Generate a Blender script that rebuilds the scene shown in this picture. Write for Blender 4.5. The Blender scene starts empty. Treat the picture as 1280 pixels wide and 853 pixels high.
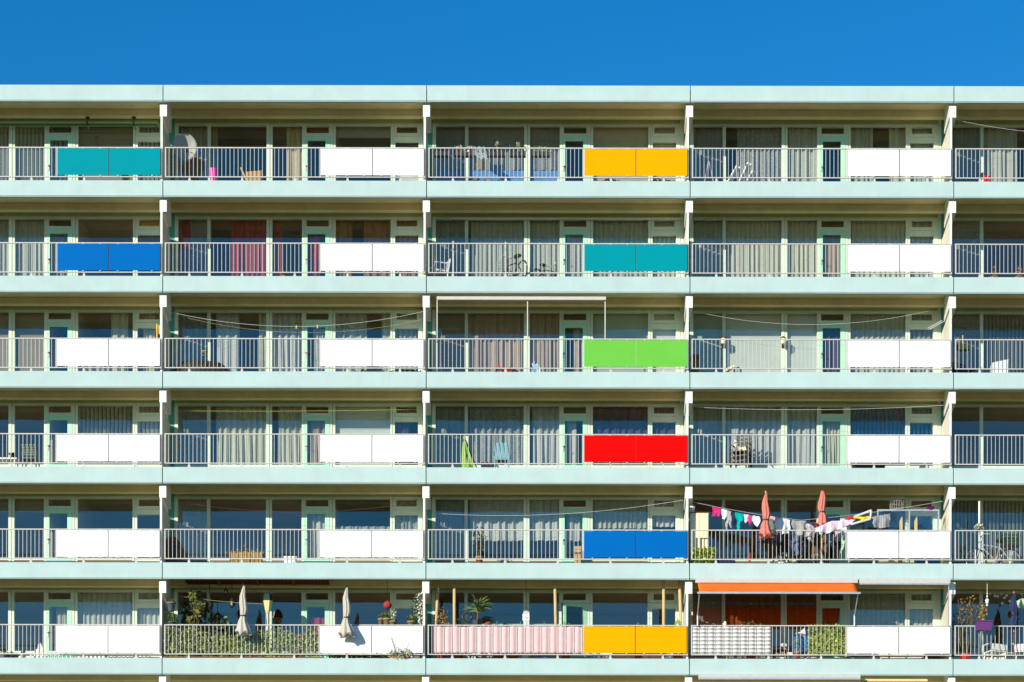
import bpy, math, random
from mathutils import Vector, Matrix
random.seed(7)
PI = math.pi
S = bpy.context.scene
COL = S.collection
# ------------------------------------------------------------------ measures
D = 65.0                       # metres from the camera to the balcony fronts
PXM = 42.8                     # photo pixels per metre on the balcony fronts
VX, VY = 690.0, 1370.0
BAY = 329.6 / PXM             # one flat: 7.695 m
STO = 119.4 / PXM              # one storey: 2.79 m
def W(px, py, y=0.0):
    k = (D + y) / D / PXM
    return Vector(((px - VX) * k, y, (VY - py) * k))
def BX(b): return (201.75 + 329.6 * (b - 1) - VX) / PXM
def FZ(r): return (VY - (226.3 + 119.4 * (r - 1))) / PXM     # top of the balcony band of storey r (0 = roof edge)
GZ = -1.6

# ------------------------------------------------------------------ materials
MATS = {}
def mat(name, col, rough=0.6, var=0.08, scale=3.0, metal=0.0, stain=0.0, spec=0.4, stretch=(1, 1, 1), bump=0.0, trans=0.0):
    if name in MATS: return MATS[name]
    m = bpy.data.materials.new(name); m.use_nodes = True
    nt = m.node_tree; N = nt.nodes; L = nt.links
    b = N['Principled BSDF']
    b.inputs['Roughness'].default_value = rough
    b.inputs['Metallic'].default_value = metal
    b.inputs['Specular IOR Level'].default_value = spec
    tc = N.new('ShaderNodeTexCoord'); mp = N.new('ShaderNodeMapping'); mp.inputs['Scale'].default_value = stretch
    L.new(tc.outputs['Object'], mp.inputs['Vector'])
    oi = N.new('ShaderNodeObjectInfo')
    ad = N.new('ShaderNodeVectorMath'); ad.operation = 'ADD'
    sc_ = N.new('ShaderNodeVectorMath'); sc_.operation = 'SCALE'; sc_.inputs['Scale'].default_value = 37.0
    cb = N.new('ShaderNodeCombineXYZ')
    L.new(oi.outputs['Random'], cb.inputs[0]); L.new(oi.outputs['Random'], cb.inputs[1])
    L.new(cb.outputs[0], sc_.inputs[0]); L.new(mp.outputs[0], ad.inputs[0]); L.new(sc_.outputs[0], ad.inputs[1])
    n = N.new('ShaderNodeTexNoise'); n.inputs['Scale'].default_value = scale; n.inputs['Detail'].default_value = 5
    L.new(ad.outputs[0], n.inputs['Vector'])
    r = N.new('ShaderNodeValToRGB')
    c = Vector(col[:3])
    lo = c * (1 - var); hi = c * (1 + var)
    r.color_ramp.elements[0].position = 0.3; r.color_ramp.elements[1].position = 0.7
    r.color_ramp.elements[0].color = (*[min(1, x) for x in lo], 1); r.color_ramp.elements[1].color = (*[min(1, x) for x in hi], 1)
    L.new(n.outputs['Fac'], r.inputs['Fac'])
    out = r.outputs['Color']
    if stain > 0:      # dirt run-offs: vertical streaks
        n2 = N.new('ShaderNodeTexNoise'); n2.inputs['Scale'].default_value = 1.0; n2.inputs['Detail'].default_value = 6
        mp2 = N.new('ShaderNodeMapping'); mp2.inputs['Scale'].default_value = (6.0, 6.0, 0.7)
        L.new(ad.outputs[0], mp2.inputs['Vector']); L.new(mp2.outputs[0], n2.inputs['Vector'])
        r2 = N.new('ShaderNodeValToRGB'); r2.color_ramp.elements[0].position = 0.52; r2.color_ramp.elements[1].position = 0.75
        r2.color_ramp.elements[0].color = (0, 0, 0, 1); r2.color_ramp.elements[1].color = (stain, stain, stain, 1)
        L.new(n2.outputs['Fac'], r2.inputs['Fac'])
        mx = N.new('ShaderNodeMix'); mx.data_type = 'RGBA'
        L.new(r2.outputs['Color'], mx.inputs[0]); L.new(out, mx.inputs[6])
        mx.inputs[7].default_value = (c[0] * .62, c[1] * .62, c[2] * .58, 1)
        out = mx.outputs[2]
    L.new(out, b.inputs['Base Color'])
    if bump > 0:
        bp = N.new('ShaderNodeBump'); bp.inputs['Strength'].default_value = bump; bp.inputs['Distance'].default_value = 0.02
        L.new(n.outputs['Fac'], bp.inputs['Height']); L.new(bp.outputs[0], b.inputs['Normal'])
    if trans > 0:
        o = N['Material Output']; t = N.new('ShaderNodeBsdfTranslucent'); L.new(out, t.inputs['Color'])
        ms = N.new('ShaderNodeMixShader'); ms.inputs[0].default_value = trans
        L.new(b.outputs[0], ms.inputs[1]); L.new(t.outputs[0], ms.inputs[2]); L.new(ms.outputs[0], o.inputs['Surface'])
    MATS[name] = m
    return m

def stripes(name, c1, c2, period, axis, duty=0.5, soft=0.08, rough=0.8):
    """cloth with woven stripes along an axis (object space, metres)"""
    if name in MATS: return MATS[name]
    m = bpy.data.materials.new(name); m.use_nodes = True
    N = m.node_tree.nodes; L = m.node_tree.links; b = N['Principled BSDF']
    b.inputs['Roughness'].default_value = rough; b.inputs['Specular IOR Level'].default_value = .15
    tc = N.new('ShaderNodeTexCoord'); sp = N.new('ShaderNodeSeparateXYZ'); L.new(tc.outputs['Object'], sp.inputs[0])
    d = N.new('ShaderNodeMath'); d.operation = 'DIVIDE'; d.inputs[1].default_value = period; L.new(sp.outputs[axis], d.inputs[0])
    f = N.new('ShaderNodeMath'); f.operation = 'FRACT'; L.new(d.outputs[0], f.inputs[0])
    r = N.new('ShaderNodeValToRGB'); e = r.color_ramp.elements
    e[0].position = duty - soft; e[0].color = (*c1, 1); e[1].position = duty + soft; e[1].color = (*c2, 1)
    L.new(f.outputs[0], r.inputs['Fac'])
    n = N.new('ShaderNodeTexNoise'); n.inputs['Scale'].default_value = 9; L.new(tc.outputs['Object'], n.inputs['Vector'])
    mx = N.new('ShaderNodeMix'); mx.data_type = 'RGBA'; mx.blend_type = 'MULTIPLY'; mx.inputs[0].default_value = .3
    L.new(r.outputs['Color'], mx.inputs[6]); L.new(n.outputs['Color'], mx.inputs[7]); 
    hs = N.new('ShaderNodeHueSaturation'); L.new(r.outputs['Color'], hs.inputs['Color'])
    mr = N.new('ShaderNodeMapRange'); mr.inputs[3].default_value = .9; mr.inputs[4].default_value = 1.08
    L.new(n.outputs['Fac'], mr.inputs[0]); L.new(mr.outputs[0], hs.inputs['Value'])
    L.new(hs.outputs[0], b.inputs['Base Color'])
    MATS[name] = m
    return m

def glass_mat():
    m = bpy.data.materials.new('window_glass'); m.use_nodes = True
    N = m.node_tree.nodes; L = m.node_tree.links; N.remove(N['Principled BSDF']); o = N['Material Output']
    t = N.new('ShaderNodeBsdfTransparent'); t.inputs[0].default_value = (.95, .98, .96, 1)
    g = N.new('ShaderNodeBsdfGlossy'); g.inputs['Roughness'].default_value = .015; g.inputs['Color'].default_value = (1, .92, .80, 1)
    fr = N.new('ShaderNodeLayerWeight'); fr.inputs['Blend'].default_value = .5      # Schlick: the same from both sides of the pane
    pw = N.new('ShaderNodeMath'); pw.operation = 'POWER'; pw.inputs[1].default_value = 5; L.new(fr.outputs['Facing'], pw.inputs[0])
    mu = N.new('ShaderNodeMath'); mu.operation = 'MULTIPLY_ADD'; mu.inputs[1].default_value = .8; mu.inputs[2].default_value = GLASS_REFL
    mu.use_clamp = True
    L.new(pw.outputs[0], mu.inputs[0])
    tc = N.new('ShaderNodeTexCoord'); oi = N.new('ShaderNodeObjectInfo'); nz = N.new('ShaderNodeTexNoise'); nz.noise_dimensions = '4D'
    nz.inputs['Scale'].default_value = .9; L.new(tc.outputs['Object'], nz.inputs['Vector'])
    mw = N.new('ShaderNodeMath'); mw.operation = 'MULTIPLY'; mw.inputs[1].default_value = 40; L.new(oi.outputs['Random'], mw.inputs[0]); L.new(mw.outputs[0], nz.inputs['W'])
    bp = N.new('ShaderNodeBump'); bp.inputs['Strength'].default_value = .25; bp.inputs['Distance'].default_value = .02
    L.new(nz.outputs['Fac'], bp.inputs['Height']); L.new(bp.outputs[0], g.inputs['Normal'])
    mx = N.new('ShaderNodeMixShader'); L.new(mu.outputs[0], mx.inputs[0]); L.new(t.outputs[0], mx.inputs[1]); L.new(g.outputs[0], mx.inputs[2])
    L.new(mx.outputs[0], o.inputs['Surface'])
    return m
GLASS_REFL = 0.14
GLASS = glass_mat()
M_FASCIA = mat('aqua_concrete', (.45, .585, .57), .75, .045, 1.6, stain=.10, spec=.2)
M_WHITE = mat('white_paint', (.80, .80, .76), .5, .04, 5)
M_RAIL = mat('rail_paint', (.54, .515, .475), .45, .06, 9)
M_PANEL = mat('white_panel', (.80, .80, .79), .4, .03, 1.5, stain=.14)
M_SOFFIT = mat('soffit_paint', (.78, .67, .39), .85, .08, 2.0, stain=.15, spec=.1)
M_BEAM = mat('beam_paint', (.72, .62, .36), .85, .08, 2.0, stain=.15, spec=.1)
M_SCREEN = mat('side_screen_paint', (.74, .69, .56), .8, .05, 2.0, stain=.12)
M_LINTEL = mat('lintel_paint', (.40, .45, .18), .7, .06, 3)
M_FRAME = mat('frame_paint', (.62, .72, .58), .5, .04, 6)
M_DOOR = mat('mint_door_paint', (.42, .74, .54), .5, .04, 4)
M_TEAL = mat('teal_wall_panel', (.08, .34, .26), .6, .07, 3)
M_BASE = mat('cream_spandrel', (.80, .80, .68), .6, .05, 3, stain=.1)
M_FLOOR = mat('balcony_concrete', (.16, .15, .12), .9, .12, 2)
M_ROOM = mat('room_wall', (.42, .34, .26), .9, .1, .6)
M_DARK = mat('dark_iron', (.025, .027, .026), .5, .2, 8)
M_STEEL = mat('galvanised_steel', (.55, .56, .56), .4, .1, 9, metal=.6)
_P = dict(rough=.65, var=.02, scale=1.5, spec=.03)
PAN = {'turquoise': mat('turquoise_panel', (.0, .27, .32), **_P), 'yellow': mat('yellow_panel', (.92, .37, .0), **_P),
       'blue': mat('blue_panel', (.0, .125, .43), **_P), 'green': mat('lime_panel', (.145, .50, .06), **_P),
       'red': mat('red_panel', (.80, .002, .002), **_P), 'white': M_PANEL}

# ------------------------------------------------------------------ mesh builder (world coordinates)
class MB:
    def __init__(s): s.v = []; s.f = []; s.m = []; s.mats = []; s.sm = False
    def _mi(s, m):
        if m not in s.mats: s.mats.append(m)
        return s.mats.index(m)
    def add(s, vs, fs, m):
        o = len(s.v); s.v += [tuple(x) for x in vs]; i = s._mi(m)
        for f in fs: s.f.append(tuple(o + k for k in f)); s.m.append(i)
        return s
    def box(s, x0, x1, y0, y1, z0, z1, m):
        return s.add([(x0, y0, z0), (x1, y0, z0), (x1, y1, z0), (x0, y1, z0), (x0, y0, z1), (x1, y0, z1), (x1, y1, z1), (x0, y1, z1)],
              [(0, 3, 2, 1), (4, 5, 6, 7), (0, 1, 5, 4), (1, 2, 6, 5), (2, 3, 7, 6), (3, 0, 4, 7)], m)
    def obox(s, c, size, rot, m):      # oriented box: centre, full size, Matrix 3x3
        R = rot; h = Vector(size) / 2; c = Vector(c); vs = []
        for z in (-1, 1):
            for (x, y) in ((-1, -1), (1, -1), (1, 1), (-1, 1)): vs.append(c + R @ Vector((x * h.x, y * h.y, z * h.z)))
        return s.add(vs, [(0, 3, 2, 1), (4, 5, 6, 7), (0, 1, 5, 4), (1, 2, 6, 5), (2, 3, 7, 6), (3, 0, 4, 7)], m)
    def tube(s, pts, r, m, n=6, r2=None, cap=True):
        pts = [Vector(p) for p in pts]; k = len(pts); vs = []; fs = []
        for i, p in enumerate(pts):
            t = (pts[min(i + 1, k - 1)] - pts[max(i - 1, 0)])
            t = t.normalized() if t.length > 1e-9 else Vector((0, 0, 1))
            a = t.cross(Vector((0, 0, 1)) if abs(t.z) < .9 else Vector((0, 1, 0))).normalized(); b2 = t.cross(a)
            rr = r if r2 is None else r + (r2 - r) * i / max(1, k - 1)
            for j in range(n):
                q = 2 * PI * j / n; vs.append(p + (a * math.cos(q) + b2 * math.sin(q)) * rr)
        for i in range(k - 1):
            for j in range(n): fs.append((i * n + j, i * n + (j + 1) % n, (i + 1) * n + (j + 1) % n, (i + 1) * n + j))
        if cap: fs.append(tuple(range(n - 1, -1, -1))); fs.append(tuple((k - 1) * n + j for j in range(n)))
        return s.add(vs, fs, m)
    def lathe(s, c, prof, m, n=20, pleat=0, amp=0.0, ph=0.0, sx=1.0, sy=1.0):   # prof: (radius, z)
        c = Vector(c); vs = []; fs = []
        for i, (r, z) in enumerate(prof):
            for j in range(n):
                q = 2 * PI * j / n; rr = r * (1 + amp * math.sin(pleat * q + ph + .25 * i))
                vs.append(c + Vector((rr * math.cos(q) * sx, rr * math.sin(q) * sy, z)))
        k = len(prof)
        for i in range(k - 1):
            for j in range(n): fs.append((i * n + j, i * n + (j + 1) % n, (i + 1) * n + (j + 1) % n, (i + 1) * n + j))
        fs.append(tuple(range(n - 1, -1, -1))); fs.append(tuple((k - 1) * n + j for j in range(n)))
        return s.add(vs, fs, m)
    def prism(s, poly, axis, a0, a1, m):     # extrude a 2-D outline along an axis ('x': poly is (y,z); 'y': poly is (x,z))
        n = len(poly); P = (lambda p, a: (a, p[0], p[1])) if axis == 'x' else (lambda p, a: (p[0], a, p[1]))
        vs = [P(p, a0) for p in poly] + [P(p, a1) for p in poly]
        fs = [tuple(range(n)), tuple(range(2 * n - 1, n - 1, -1))] + [(i, n + i, n + (i + 1) % n, (i + 1) % n) for i in range(n)]
        return s.add(vs, fs, m)
    def grid(s, fn, nu, nv, m):
        vs = [fn(i / nu, j / nv) for j in range(nv + 1) for i in range(nu + 1)]
        fs = [(j * (nu + 1) + i, j * (nu + 1) + i + 1, (j + 1) * (nu + 1) + i + 1, (j + 1) * (nu + 1) + i) for j in range(nv) for i in range(nu)]
        return s.add(vs, fs, m)
    def leaf(s, p, size, m, rnd=random, flat=0.0):
        d = Vector((rnd.gauss(0, 1), rnd.gauss(0, 1) * (1 - flat), rnd.gauss(0, 1))).normalized()
        e = d.cross(Vector((rnd.gauss(0, 1), rnd.gauss(0, 1), rnd.gauss(0, 1)))).normalized()
        p = Vector(p); w = size * .5; f = d.cross(e) * size * .15
        return s.add([p - d * size, p + e * w + f, p + d * size, p - e * w + f], [(0, 1, 2, 3)], m)
    def build(s, name, loc=(0, 0, 0), parent=None, smooth=False):
        me = bpy.data.meshes.new(name); l = Vector(loc)
        me.from_pydata([tuple(Vector(v) - l) for v in s.v], [], s.f)
        for m in s.mats: me.materials.append(m)
        me.polygons.foreach_set('material_index', s.m)
        if smooth: me.polygons.foreach_set('use_smooth', [True] * len(s.f))
        me.update()
        o = bpy.data.objects.new(name, me); COL.objects.link(o)
        if parent is not None:
            o.parent = parent; pl = Vector(parent['_w']) if '_w' in parent else Vector((0, 0, 0))
            o.location = l - pl
        else: o.location = l
        o['_w'] = tuple(l)
        return o
def tag(o, label=None, cat=None, group=None, kind=None):
    if label: o['label'] = label
    if cat: o['category'] = cat
    if group: o['group'] = group
    if kind: o['kind'] = kind
    return o
def thing(name, label, cat, loc, group=None):
    o = bpy.data.objects.new(name, None); o.empty_display_size = .1; COL.objects.link(o); o.location = loc; o['_w'] = tuple(loc)
    return tag(o, label, cat, group)
def one(mb, name, label, cat, loc, group=None, smooth=False):      # a thing that is one mesh
    return tag(mb.build(name, loc, None, smooth), label, cat, group)
def part(mb, name, t, loc=None, smooth=False, label=None):
    o = mb.build(name, loc if loc is not None else t['_w'], t, smooth)
    if label: o['label'] = label
    return o
def dup(o, loc, parent):
    c = o.copy(); COL.objects.link(c); c.parent = parent; pl = Vector(parent['_w']) if parent is not None and '_w' in parent else Vector((0, 0, 0))
    c['_w'] = tuple(loc); c.location = Vector(loc) - pl
    return c

# ------------------------------------------------------------------ ground
def ground():
    m = mat('meadow_grass', (.16, .145, .06), .95, .35, .15, spec=.1)
    g = MB().add([(-3000, -3000, GZ), (3000, -3000, GZ), (3000, 3000, GZ), (-3000, 3000, GZ)], [(0, 1, 2, 3)], m).build('ground')
    tag(g, kind='structure')
    p = mat('pavement_slabs', (.34, .31, .25), .9, .12, .8)
    g = MB().add([(-60, -9, GZ + .004), (60, -9, GZ + .004), (60, 1, GZ + .004), (-60, 1, GZ + .004)], [(0, 1, 2, 3)], p).build('pavement')
    tag(g, kind='structure')
ground()

# ------------------------------------------------------------------ the apartment block
BAYS, ROWS = range(-1, 6), range(1, 7)     # the photo shows bays 0 to 4; the block goes on at both ends
XL, XR = BX(-1), BX(6)
HOUSE = thing('apartment_building', 'long concrete apartment block with pale aqua balcony bands and coloured railing panels', 'building', (0, 0, 0))
# bands (one cast panel per flat and storey)
src = None
for r in range(0, 7):
    for b in BAYS:
        loc = (BX(b), 0, FZ(r))
        if src is None:
            q = MB(); a, e = .014, BAY - .014
            prof = [(0.0, -.012), (.012, 0.0), (.12, 0.0), (.12, -.474), (.018, -.474), (.018, -.46), (0.0, -.448)]
            q.prism([(y, z) for y, z in prof], 'x', loc[0] + a, loc[0] + e, M_FASCIA)
            for v in range(0): pass
            q.v = [(x, y, z + loc[2]) for (x, y, z) in q.v]
            src = q.build('fascia', loc, HOUSE)
        else: dup(src, loc, HOUSE)
# floor slabs, beams
src = srcb = None
for r in range(0, 7):
    z = FZ(r); loc = (XL, 0, z)
    if src is None:
        q = MB().box(XL, XR, .123, 1.6, z - .28, z - .085, M_SOFFIT)
        q.box(XL, XR, .123, 1.6, z - .084, z - .08, M_FLOOR)
        src = q.build('balcony_slab', loc, HOUSE)
        q = MB().box(XL, XR, .97, 1.18, z - .475, z - .283, M_BEAM)
        srcb = q.build('ceiling_beam', loc, HOUSE)
    else: dup(src, loc, HOUSE); dup(srcb, loc, HOUSE)
# roof, core, lower storeys
q = MB().box(XL, XR, 1.603, 13, FZ(0) - .3, FZ(0) - .1, mat('roof_felt', (.12, .12, .12), .9))
q.build('roof', (0, 0, 0), HOUSE)
q = MB().box(XL, XR, 6.4, 13, GZ, FZ(0) - .303, mat('rear_wall_plaster', (.5, .48, .42), .9))
q.build('rear_wall', (0, 0, 0), HOUSE)
q = MB().box(XL, XR, 1.62, 6.39, GZ, FZ(6) - .29, mat('lower_wall_plaster', (.45, .47, .4), .9))
q.build('lower_wall', (0, 0, 0), HOUSE)
# brackets + side screens on the party lines
sb = ss = None
for r in range(0, 7):
    for b in range(-1, 7):
        x = BX(b); z = FZ(r); loc = (x, 0, z)     # z: band above the storey
        if sb is None:
            q = MB().prism([(.14, z - .86), (.14, z - .522), (.2, z - .522), (.2, z - .2835), (.968, z - .2835), (.968, z - .985)], 'x', x - .115, x + .088, M_WHITE)
            sb = q.build('bracket', loc, HOUSE)
        else: dup(sb, loc, HOUSE)
for r in ROWS:
    for b in range(-1, 7):
        x = BX(b); z = FZ(r); loc = (x, 0, z)
        if ss is None:
            q = MB().prism([(.185, z - .078), (.185, z + 1.865), (1.05, z + 1.74), (1.545, z + 1.67), (1.545, z - .078)], 'x', x - .082, x - .04, M_SCREEN)
            ss = q.build('side_screen', loc, HOUSE)
            q = MB().box(x - .092, x - .032, .13, .183, z - .078, z + 1.918, M_WHITE)
            sp = q.build('screen_post', loc, ss)
        else:
            c = dup(ss, loc, HOUSE); dup(sp, loc, c)

# window walls, seen from the balcony: metres from the flat's party line and floor band
V = [(.09, .194), (1.063, 1.161), (2.829, 2.925), (2.935, 3.003), (3.893, 3.972), (4.738, 4.81), (4.82, 4.895), (6.543, 6.60), (6.607, 6.675), (7.372, 7.5)]
PANES = [(.194, 1.063, .5, 2.27), (1.161, 2.829, .5, 2.27), (3.003, 3.893, .5, 2.27), (4.895, 6.543, .5, 2.27)]
def window_wall(o):
    q = MB(); x, z = o[0], o[2]
    B = lambda x0, x1, y0, y1, z0, z1, m: q.box(x + x0, x + x1, y0, y1, z + z0, z + z1, m)
    for i, (a, e) in enumerate(V): B(a, e, 1.53 if i not in (3, 6, 8) else 1.545, 1.64, -.078, 2.34, M_FRAME)
    B(.09, 7.5, 1.545, 1.64, 2.341, 2.508, M_LINTEL)
    for (a, e, z0, z1) in PANES:
        B(a + .001, e - .001, 1.535, 1.64, 2.27, 2.34, M_FRAME)
        B(a + .001, e - .001, 1.535, 1.65, .43, .5, M_FRAME)
        B(a + .001, e - .001, 1.56, 1.65, .36, .428, mat('sill_brown', (.28, .19, .12), .6))
        B(a + .001, e - .001, 1.535, 1.65, -.078, .358, M_BASE)
    B(3.973, 4.737, 1.54, 1.64, 1.965, 2.05, M_FRAME); B(3.973, 4.737, 1.54, 1.64, 2.25, 2.34, M_FRAME)
    B(3.973, 4.02, 1.54, 1.64, 2.051, 2.249, M_FRAME); B(4.69, 4.737, 1.54, 1.64, 2.051, 2.249, M_FRAME)
    # narrow end light with its vent
    B(6.676, 7.371, 1.535, 1.64, .43, .5, M_FRAME); B(6.676, 7.371, 1.535, 1.64, -.078, .428, M_BASE)
    B(6.676, 7.371, 1.545, 1.64, 1.80, 1.95, M_FRAME); B(6.676, 7.371, 1.53, 1.64, 1.955, 2.05, M_FRAME)
    B(6.676, 7.371, 1.53, 1.64, 2.25, 2.34, M_FRAME); B(6.676, 6.72, 1.53, 1.64, 2.051, 2.249, M_FRAME); B(7.33, 7.371, 1.53, 1.64, 2.051, 2.249, M_FRAME)
    B(7.502, BAY - .1, 1.55, 1.66, -.078, 2.508, M_FRAME); B(BAY - .099, BAY + .088, 1.55, 1.66, -.078, 2.508, M_TEAL)
    return q
def door_mb(o):
    q = MB(); x, z = o[0], o[2]
    B = lambda x0, x1, z0, z1: q.box(x + x0, x + x1, 1.52, 1.575, z + z0, z + z1, M_DOOR)
    B(3.978, 4.058, -.05, 1.958); B(4.594, 4.732, -.05, 1.958); B(4.059, 4.593, -.05, .5); B(4.059, 4.593, 1.82, 1.958)
    return q
ALLP = PANES + [(4.02, 4.69, 2.05, 2.25), (4.058, 4.594, .5, 1.82), (6.72, 7.33, 2.05, 2.25), (6.675, 7.372, .5, 1.80)]
SRC = {}
def railing_mb(o):
    q = MB(); x, z = o[0], o[2]
    B = lambda x0, x1, y0, y1, z0, z1, m=M_RAIL: q.box(x + x0, x + x1, y0, y1, z + z0, z + z1, m)
    B(.05, 7.66, .047, .083, .962, .992); B(.05, 7.66, .05, .08, .110, .138)
    for p in (.05, 7.625): B(p, p + .035, .048, .082, .1385, .9615)
    k = .05 + .12
    while k < 4.58: B(k - .007, k + .007, .060, .072, .1385, .9615); k += .1187
    B(4.585, 4.61, .048, .082, .1385, .9615)
    for i in range(5):
        cx = .77 + 1.54 * i
        q.prism([(x + cx - .045, z + .001), (x + cx + .045, z + .001), (x + cx + .018, z + .1045), (x + cx - .018, z + .1045)], 'y', .05, .09, M_RAIL)
    return q
def panel_mb(o, m):
    q = MB(); x, z = o[0], o[2]
    q.box(x, x + 1.49, .022, .032, z + .165, z + .94, m)
    q.box(x + 1.4915, x + 1.512, .033, .043, z + .165, z + .94, M_RAIL if m is PAN['green'] else M_DARK)
    for i in range(3):
        for zz in (.139, .941): q.box(x + .25 + .5 * i - .02, x + .25 + .5 * i + .02, .024, .044, z + zz, z + zz + .0255 if zz < .5 else z + .9545, M_RAIL)
    return q
PCOL = {(1, 0): 'turquoise', (2, 0): 'blue', (1, 2): 'yellow', (2, 2): 'turquoise', (3, 2): 'green', (4, 2): 'red', (5, 2): 'blue', (6, 2): 'yellow'}
PSRC = {}
for r in ROWS:
    for b in BAYS:
        o = (BX(b), 0, FZ(r))
        if not SRC:
            SRC['w'] = window_wall(o).build('window_wall', o, HOUSE)
            SRC['d'] = door_mb(o).build('door', o, SRC['w'])
            h = (o[0] + 4.015, 1.49, o[2] + 1.0)
            q = MB().box(h[0] - .018, h[0] + .018, 1.50, 1.518, h[2] - .09, h[2] + .09, M_STEEL).box(h[0] - .01, h[0] + .11, 1.47, 1.49, h[2] + .03, h[2] + .05, M_DARK).box(h[0] - .01, h[0] + .01, 1.491, 1.499, h[2] + .03, h[2] + .05, M_DARK)
            SRC['h'] = q.build('door_handle', h, SRC['w'])
            SRC['p'] = []
            for (a, e, z0, z1) in ALLP:
                l = (o[0] + a, 1.585 if a not in (4.058,) else 1.548, o[2] + z0)
                q = MB().add([(l[0], l[1], l[2]), (o[0] + e, l[1], l[2]), (o[0] + e, l[1], o[2] + z1), (l[0], l[1], o[2] + z1)], [(0, 1, 2, 3)], GLASS)
                SRC['p'].append(q.build('window_pane', l, SRC['w']))
            q = MB(); x, z = o[0], o[2]
            x0, x1, y0, y1, z0, z1 = x + .01, x + BAY - .01, 1.665, 6.2, z - .07, z + 2.5
            q.add([(x0, y0, z0), (x1, y0, z0), (x1, y1, z0), (x0, y1, z0), (x0, y0, z1), (x1, y0, z1), (x1, y1, z1), (x0, y1, z1)],
                  [(0, 1, 2, 3), (7, 6, 5, 4), (2, 6, 7, 3), (1, 5, 6, 2), (0, 3, 7, 4)], M_ROOM)
            q.box(x + 3.93, x + 4.0, 2.2, 6.19, z - .069, z + 2.49, M_ROOM); q.box(x + 4.78, x + 4.86, 1.68, 6.19, z - .069, z + 2.49, M_ROOM)
            SRC['room'] = q.build('room', o, HOUSE)
            SRC['r'] = railing_mb(o).build('railing', o, HOUSE)
            rl = SRC['r']
        else:
            w = dup(SRC['w'], o, HOUSE); dx = Vector(o) - Vector(SRC['w']['_w'])
            if (r, b) != (6, 2): dup(SRC['d'], o, w)
            dup(SRC['h'], Vector(SRC['h']['_w']) + dx, w)
            for i, p in enumerate(SRC['p']):
                if (r, b) == (6, 2) and i == 5: continue
                dup(p, Vector(p['_w']) + dx, w)
            dup(SRC['room'], o, HOUSE)
            rl = dup(SRC['r'], o, HOUSE)
            if (r, b) == (6, 2): WALL62 = w
        c = PCOL.get((r, b), 'white')
        for k in range(2):
            l = (o[0] + 4.615 + 1.513 * k, 0, o[2])
            if c not in PSRC: PSRC[c] = panel_mb(l, PAN[c]).build('railing_panel', l, rl); pn = PSRC[c]
            else: pn = dup(PSRC[c], l, rl)
            if c != 'white': pn['label'] = ('lime ' if c == 'green' else '') + c + ' railing panel'
# the balcony door that stands ajar (storey 6, middle flat)
o = (BX(2), 0, FZ(6)); hx = o[0] + 4.732
q = door_mb(o); l = (o[0] + 4.058, 1.548, o[2] + .5)
q.add([(o[0] + 4.058, 1.548, o[2] + .5), (o[0] + 4.594, 1.548, o[2] + .5), (o[0] + 4.594, 1.548, o[2] + 1.82), (o[0] + 4.058, 1.548, o[2] + 1.82)], [(0, 1, 2, 3)], GLASS)
Rz = Matrix.Rotation(math.radians(22), 3, 'Z'); hv = Vector((hx, 1.52, 0))
q.v = [tuple(hv + Rz @ (Vector(v) - hv)) for v in q.v]
q.build('door', o, WALL62)['label'] = 'mint balcony door standing ajar'

# ------------------------------------------------------------------ names of the flats, by what can be found on them
FLAT = {(1, 0): 'turquoise-panelled flat under the roof', (1, 1): 'satellite dish flat', (1, 2): 'yellow-panelled flat under the roof', (1, 3): 'flat with white deck chairs',
        (1, 4): 'flat next to the deck chairs', (2, 0): 'blue-panelled flat with an orange vent', (2, 1): 'red-curtained flat', (2, 2): 'bicycle flat with turquoise panels',
        (2, 3): 'flat beside the bicycle balcony', (2, 4): 'flat with two terracotta bowls', (3, 0): 'flat with a yellow level', (3, 1): 'flat with a white sagging clothesline',
        (3, 2): 'lime-panelled flat', (3, 3): 'flat with two cream lanterns', (3, 4): 'flat with a white box on its floor', (4, 0): 'flat with a slatted green chair',
        (4, 1): 'flat with a yellow clothesline', (4, 2): 'red-panelled flat', (4, 3): 'flat with stacked chairs', (5, 0): 'flat under the slatted green chair',
        (5, 1): 'flat with a bamboo planter', (5, 2): 'blue-panelled flat under the red panels', (5, 3): 'laundry balcony flat', (5, 4): 'flat with a crate on its bicycle',
        (6, 0): 'flat with a white stone ornament', (6, 1): 'ivy balcony flat', (6, 2): 'pink banner flat', (6, 3): 'orange awning flat', (6, 4): 'purple planter flat'}
WIN = {'1': ('narrow end window', .194, 1.063, .42, 2.29), '2': ('wide window', 1.161, 2.829, .42, 2.29), '3': ('window beside the door', 3.003, 3.893, .42, 2.29),
       'D': ('door glass', 4.03, 4.64, .42, 1.9), 'T': ('vent over the door', 4.0, 4.7, 2.0, 2.29), '4': ('bedroom window', 4.895, 6.543, .42, 2.29), '5': ('slim side window', 6.675, 7.372, .42, 2.29)}
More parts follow.
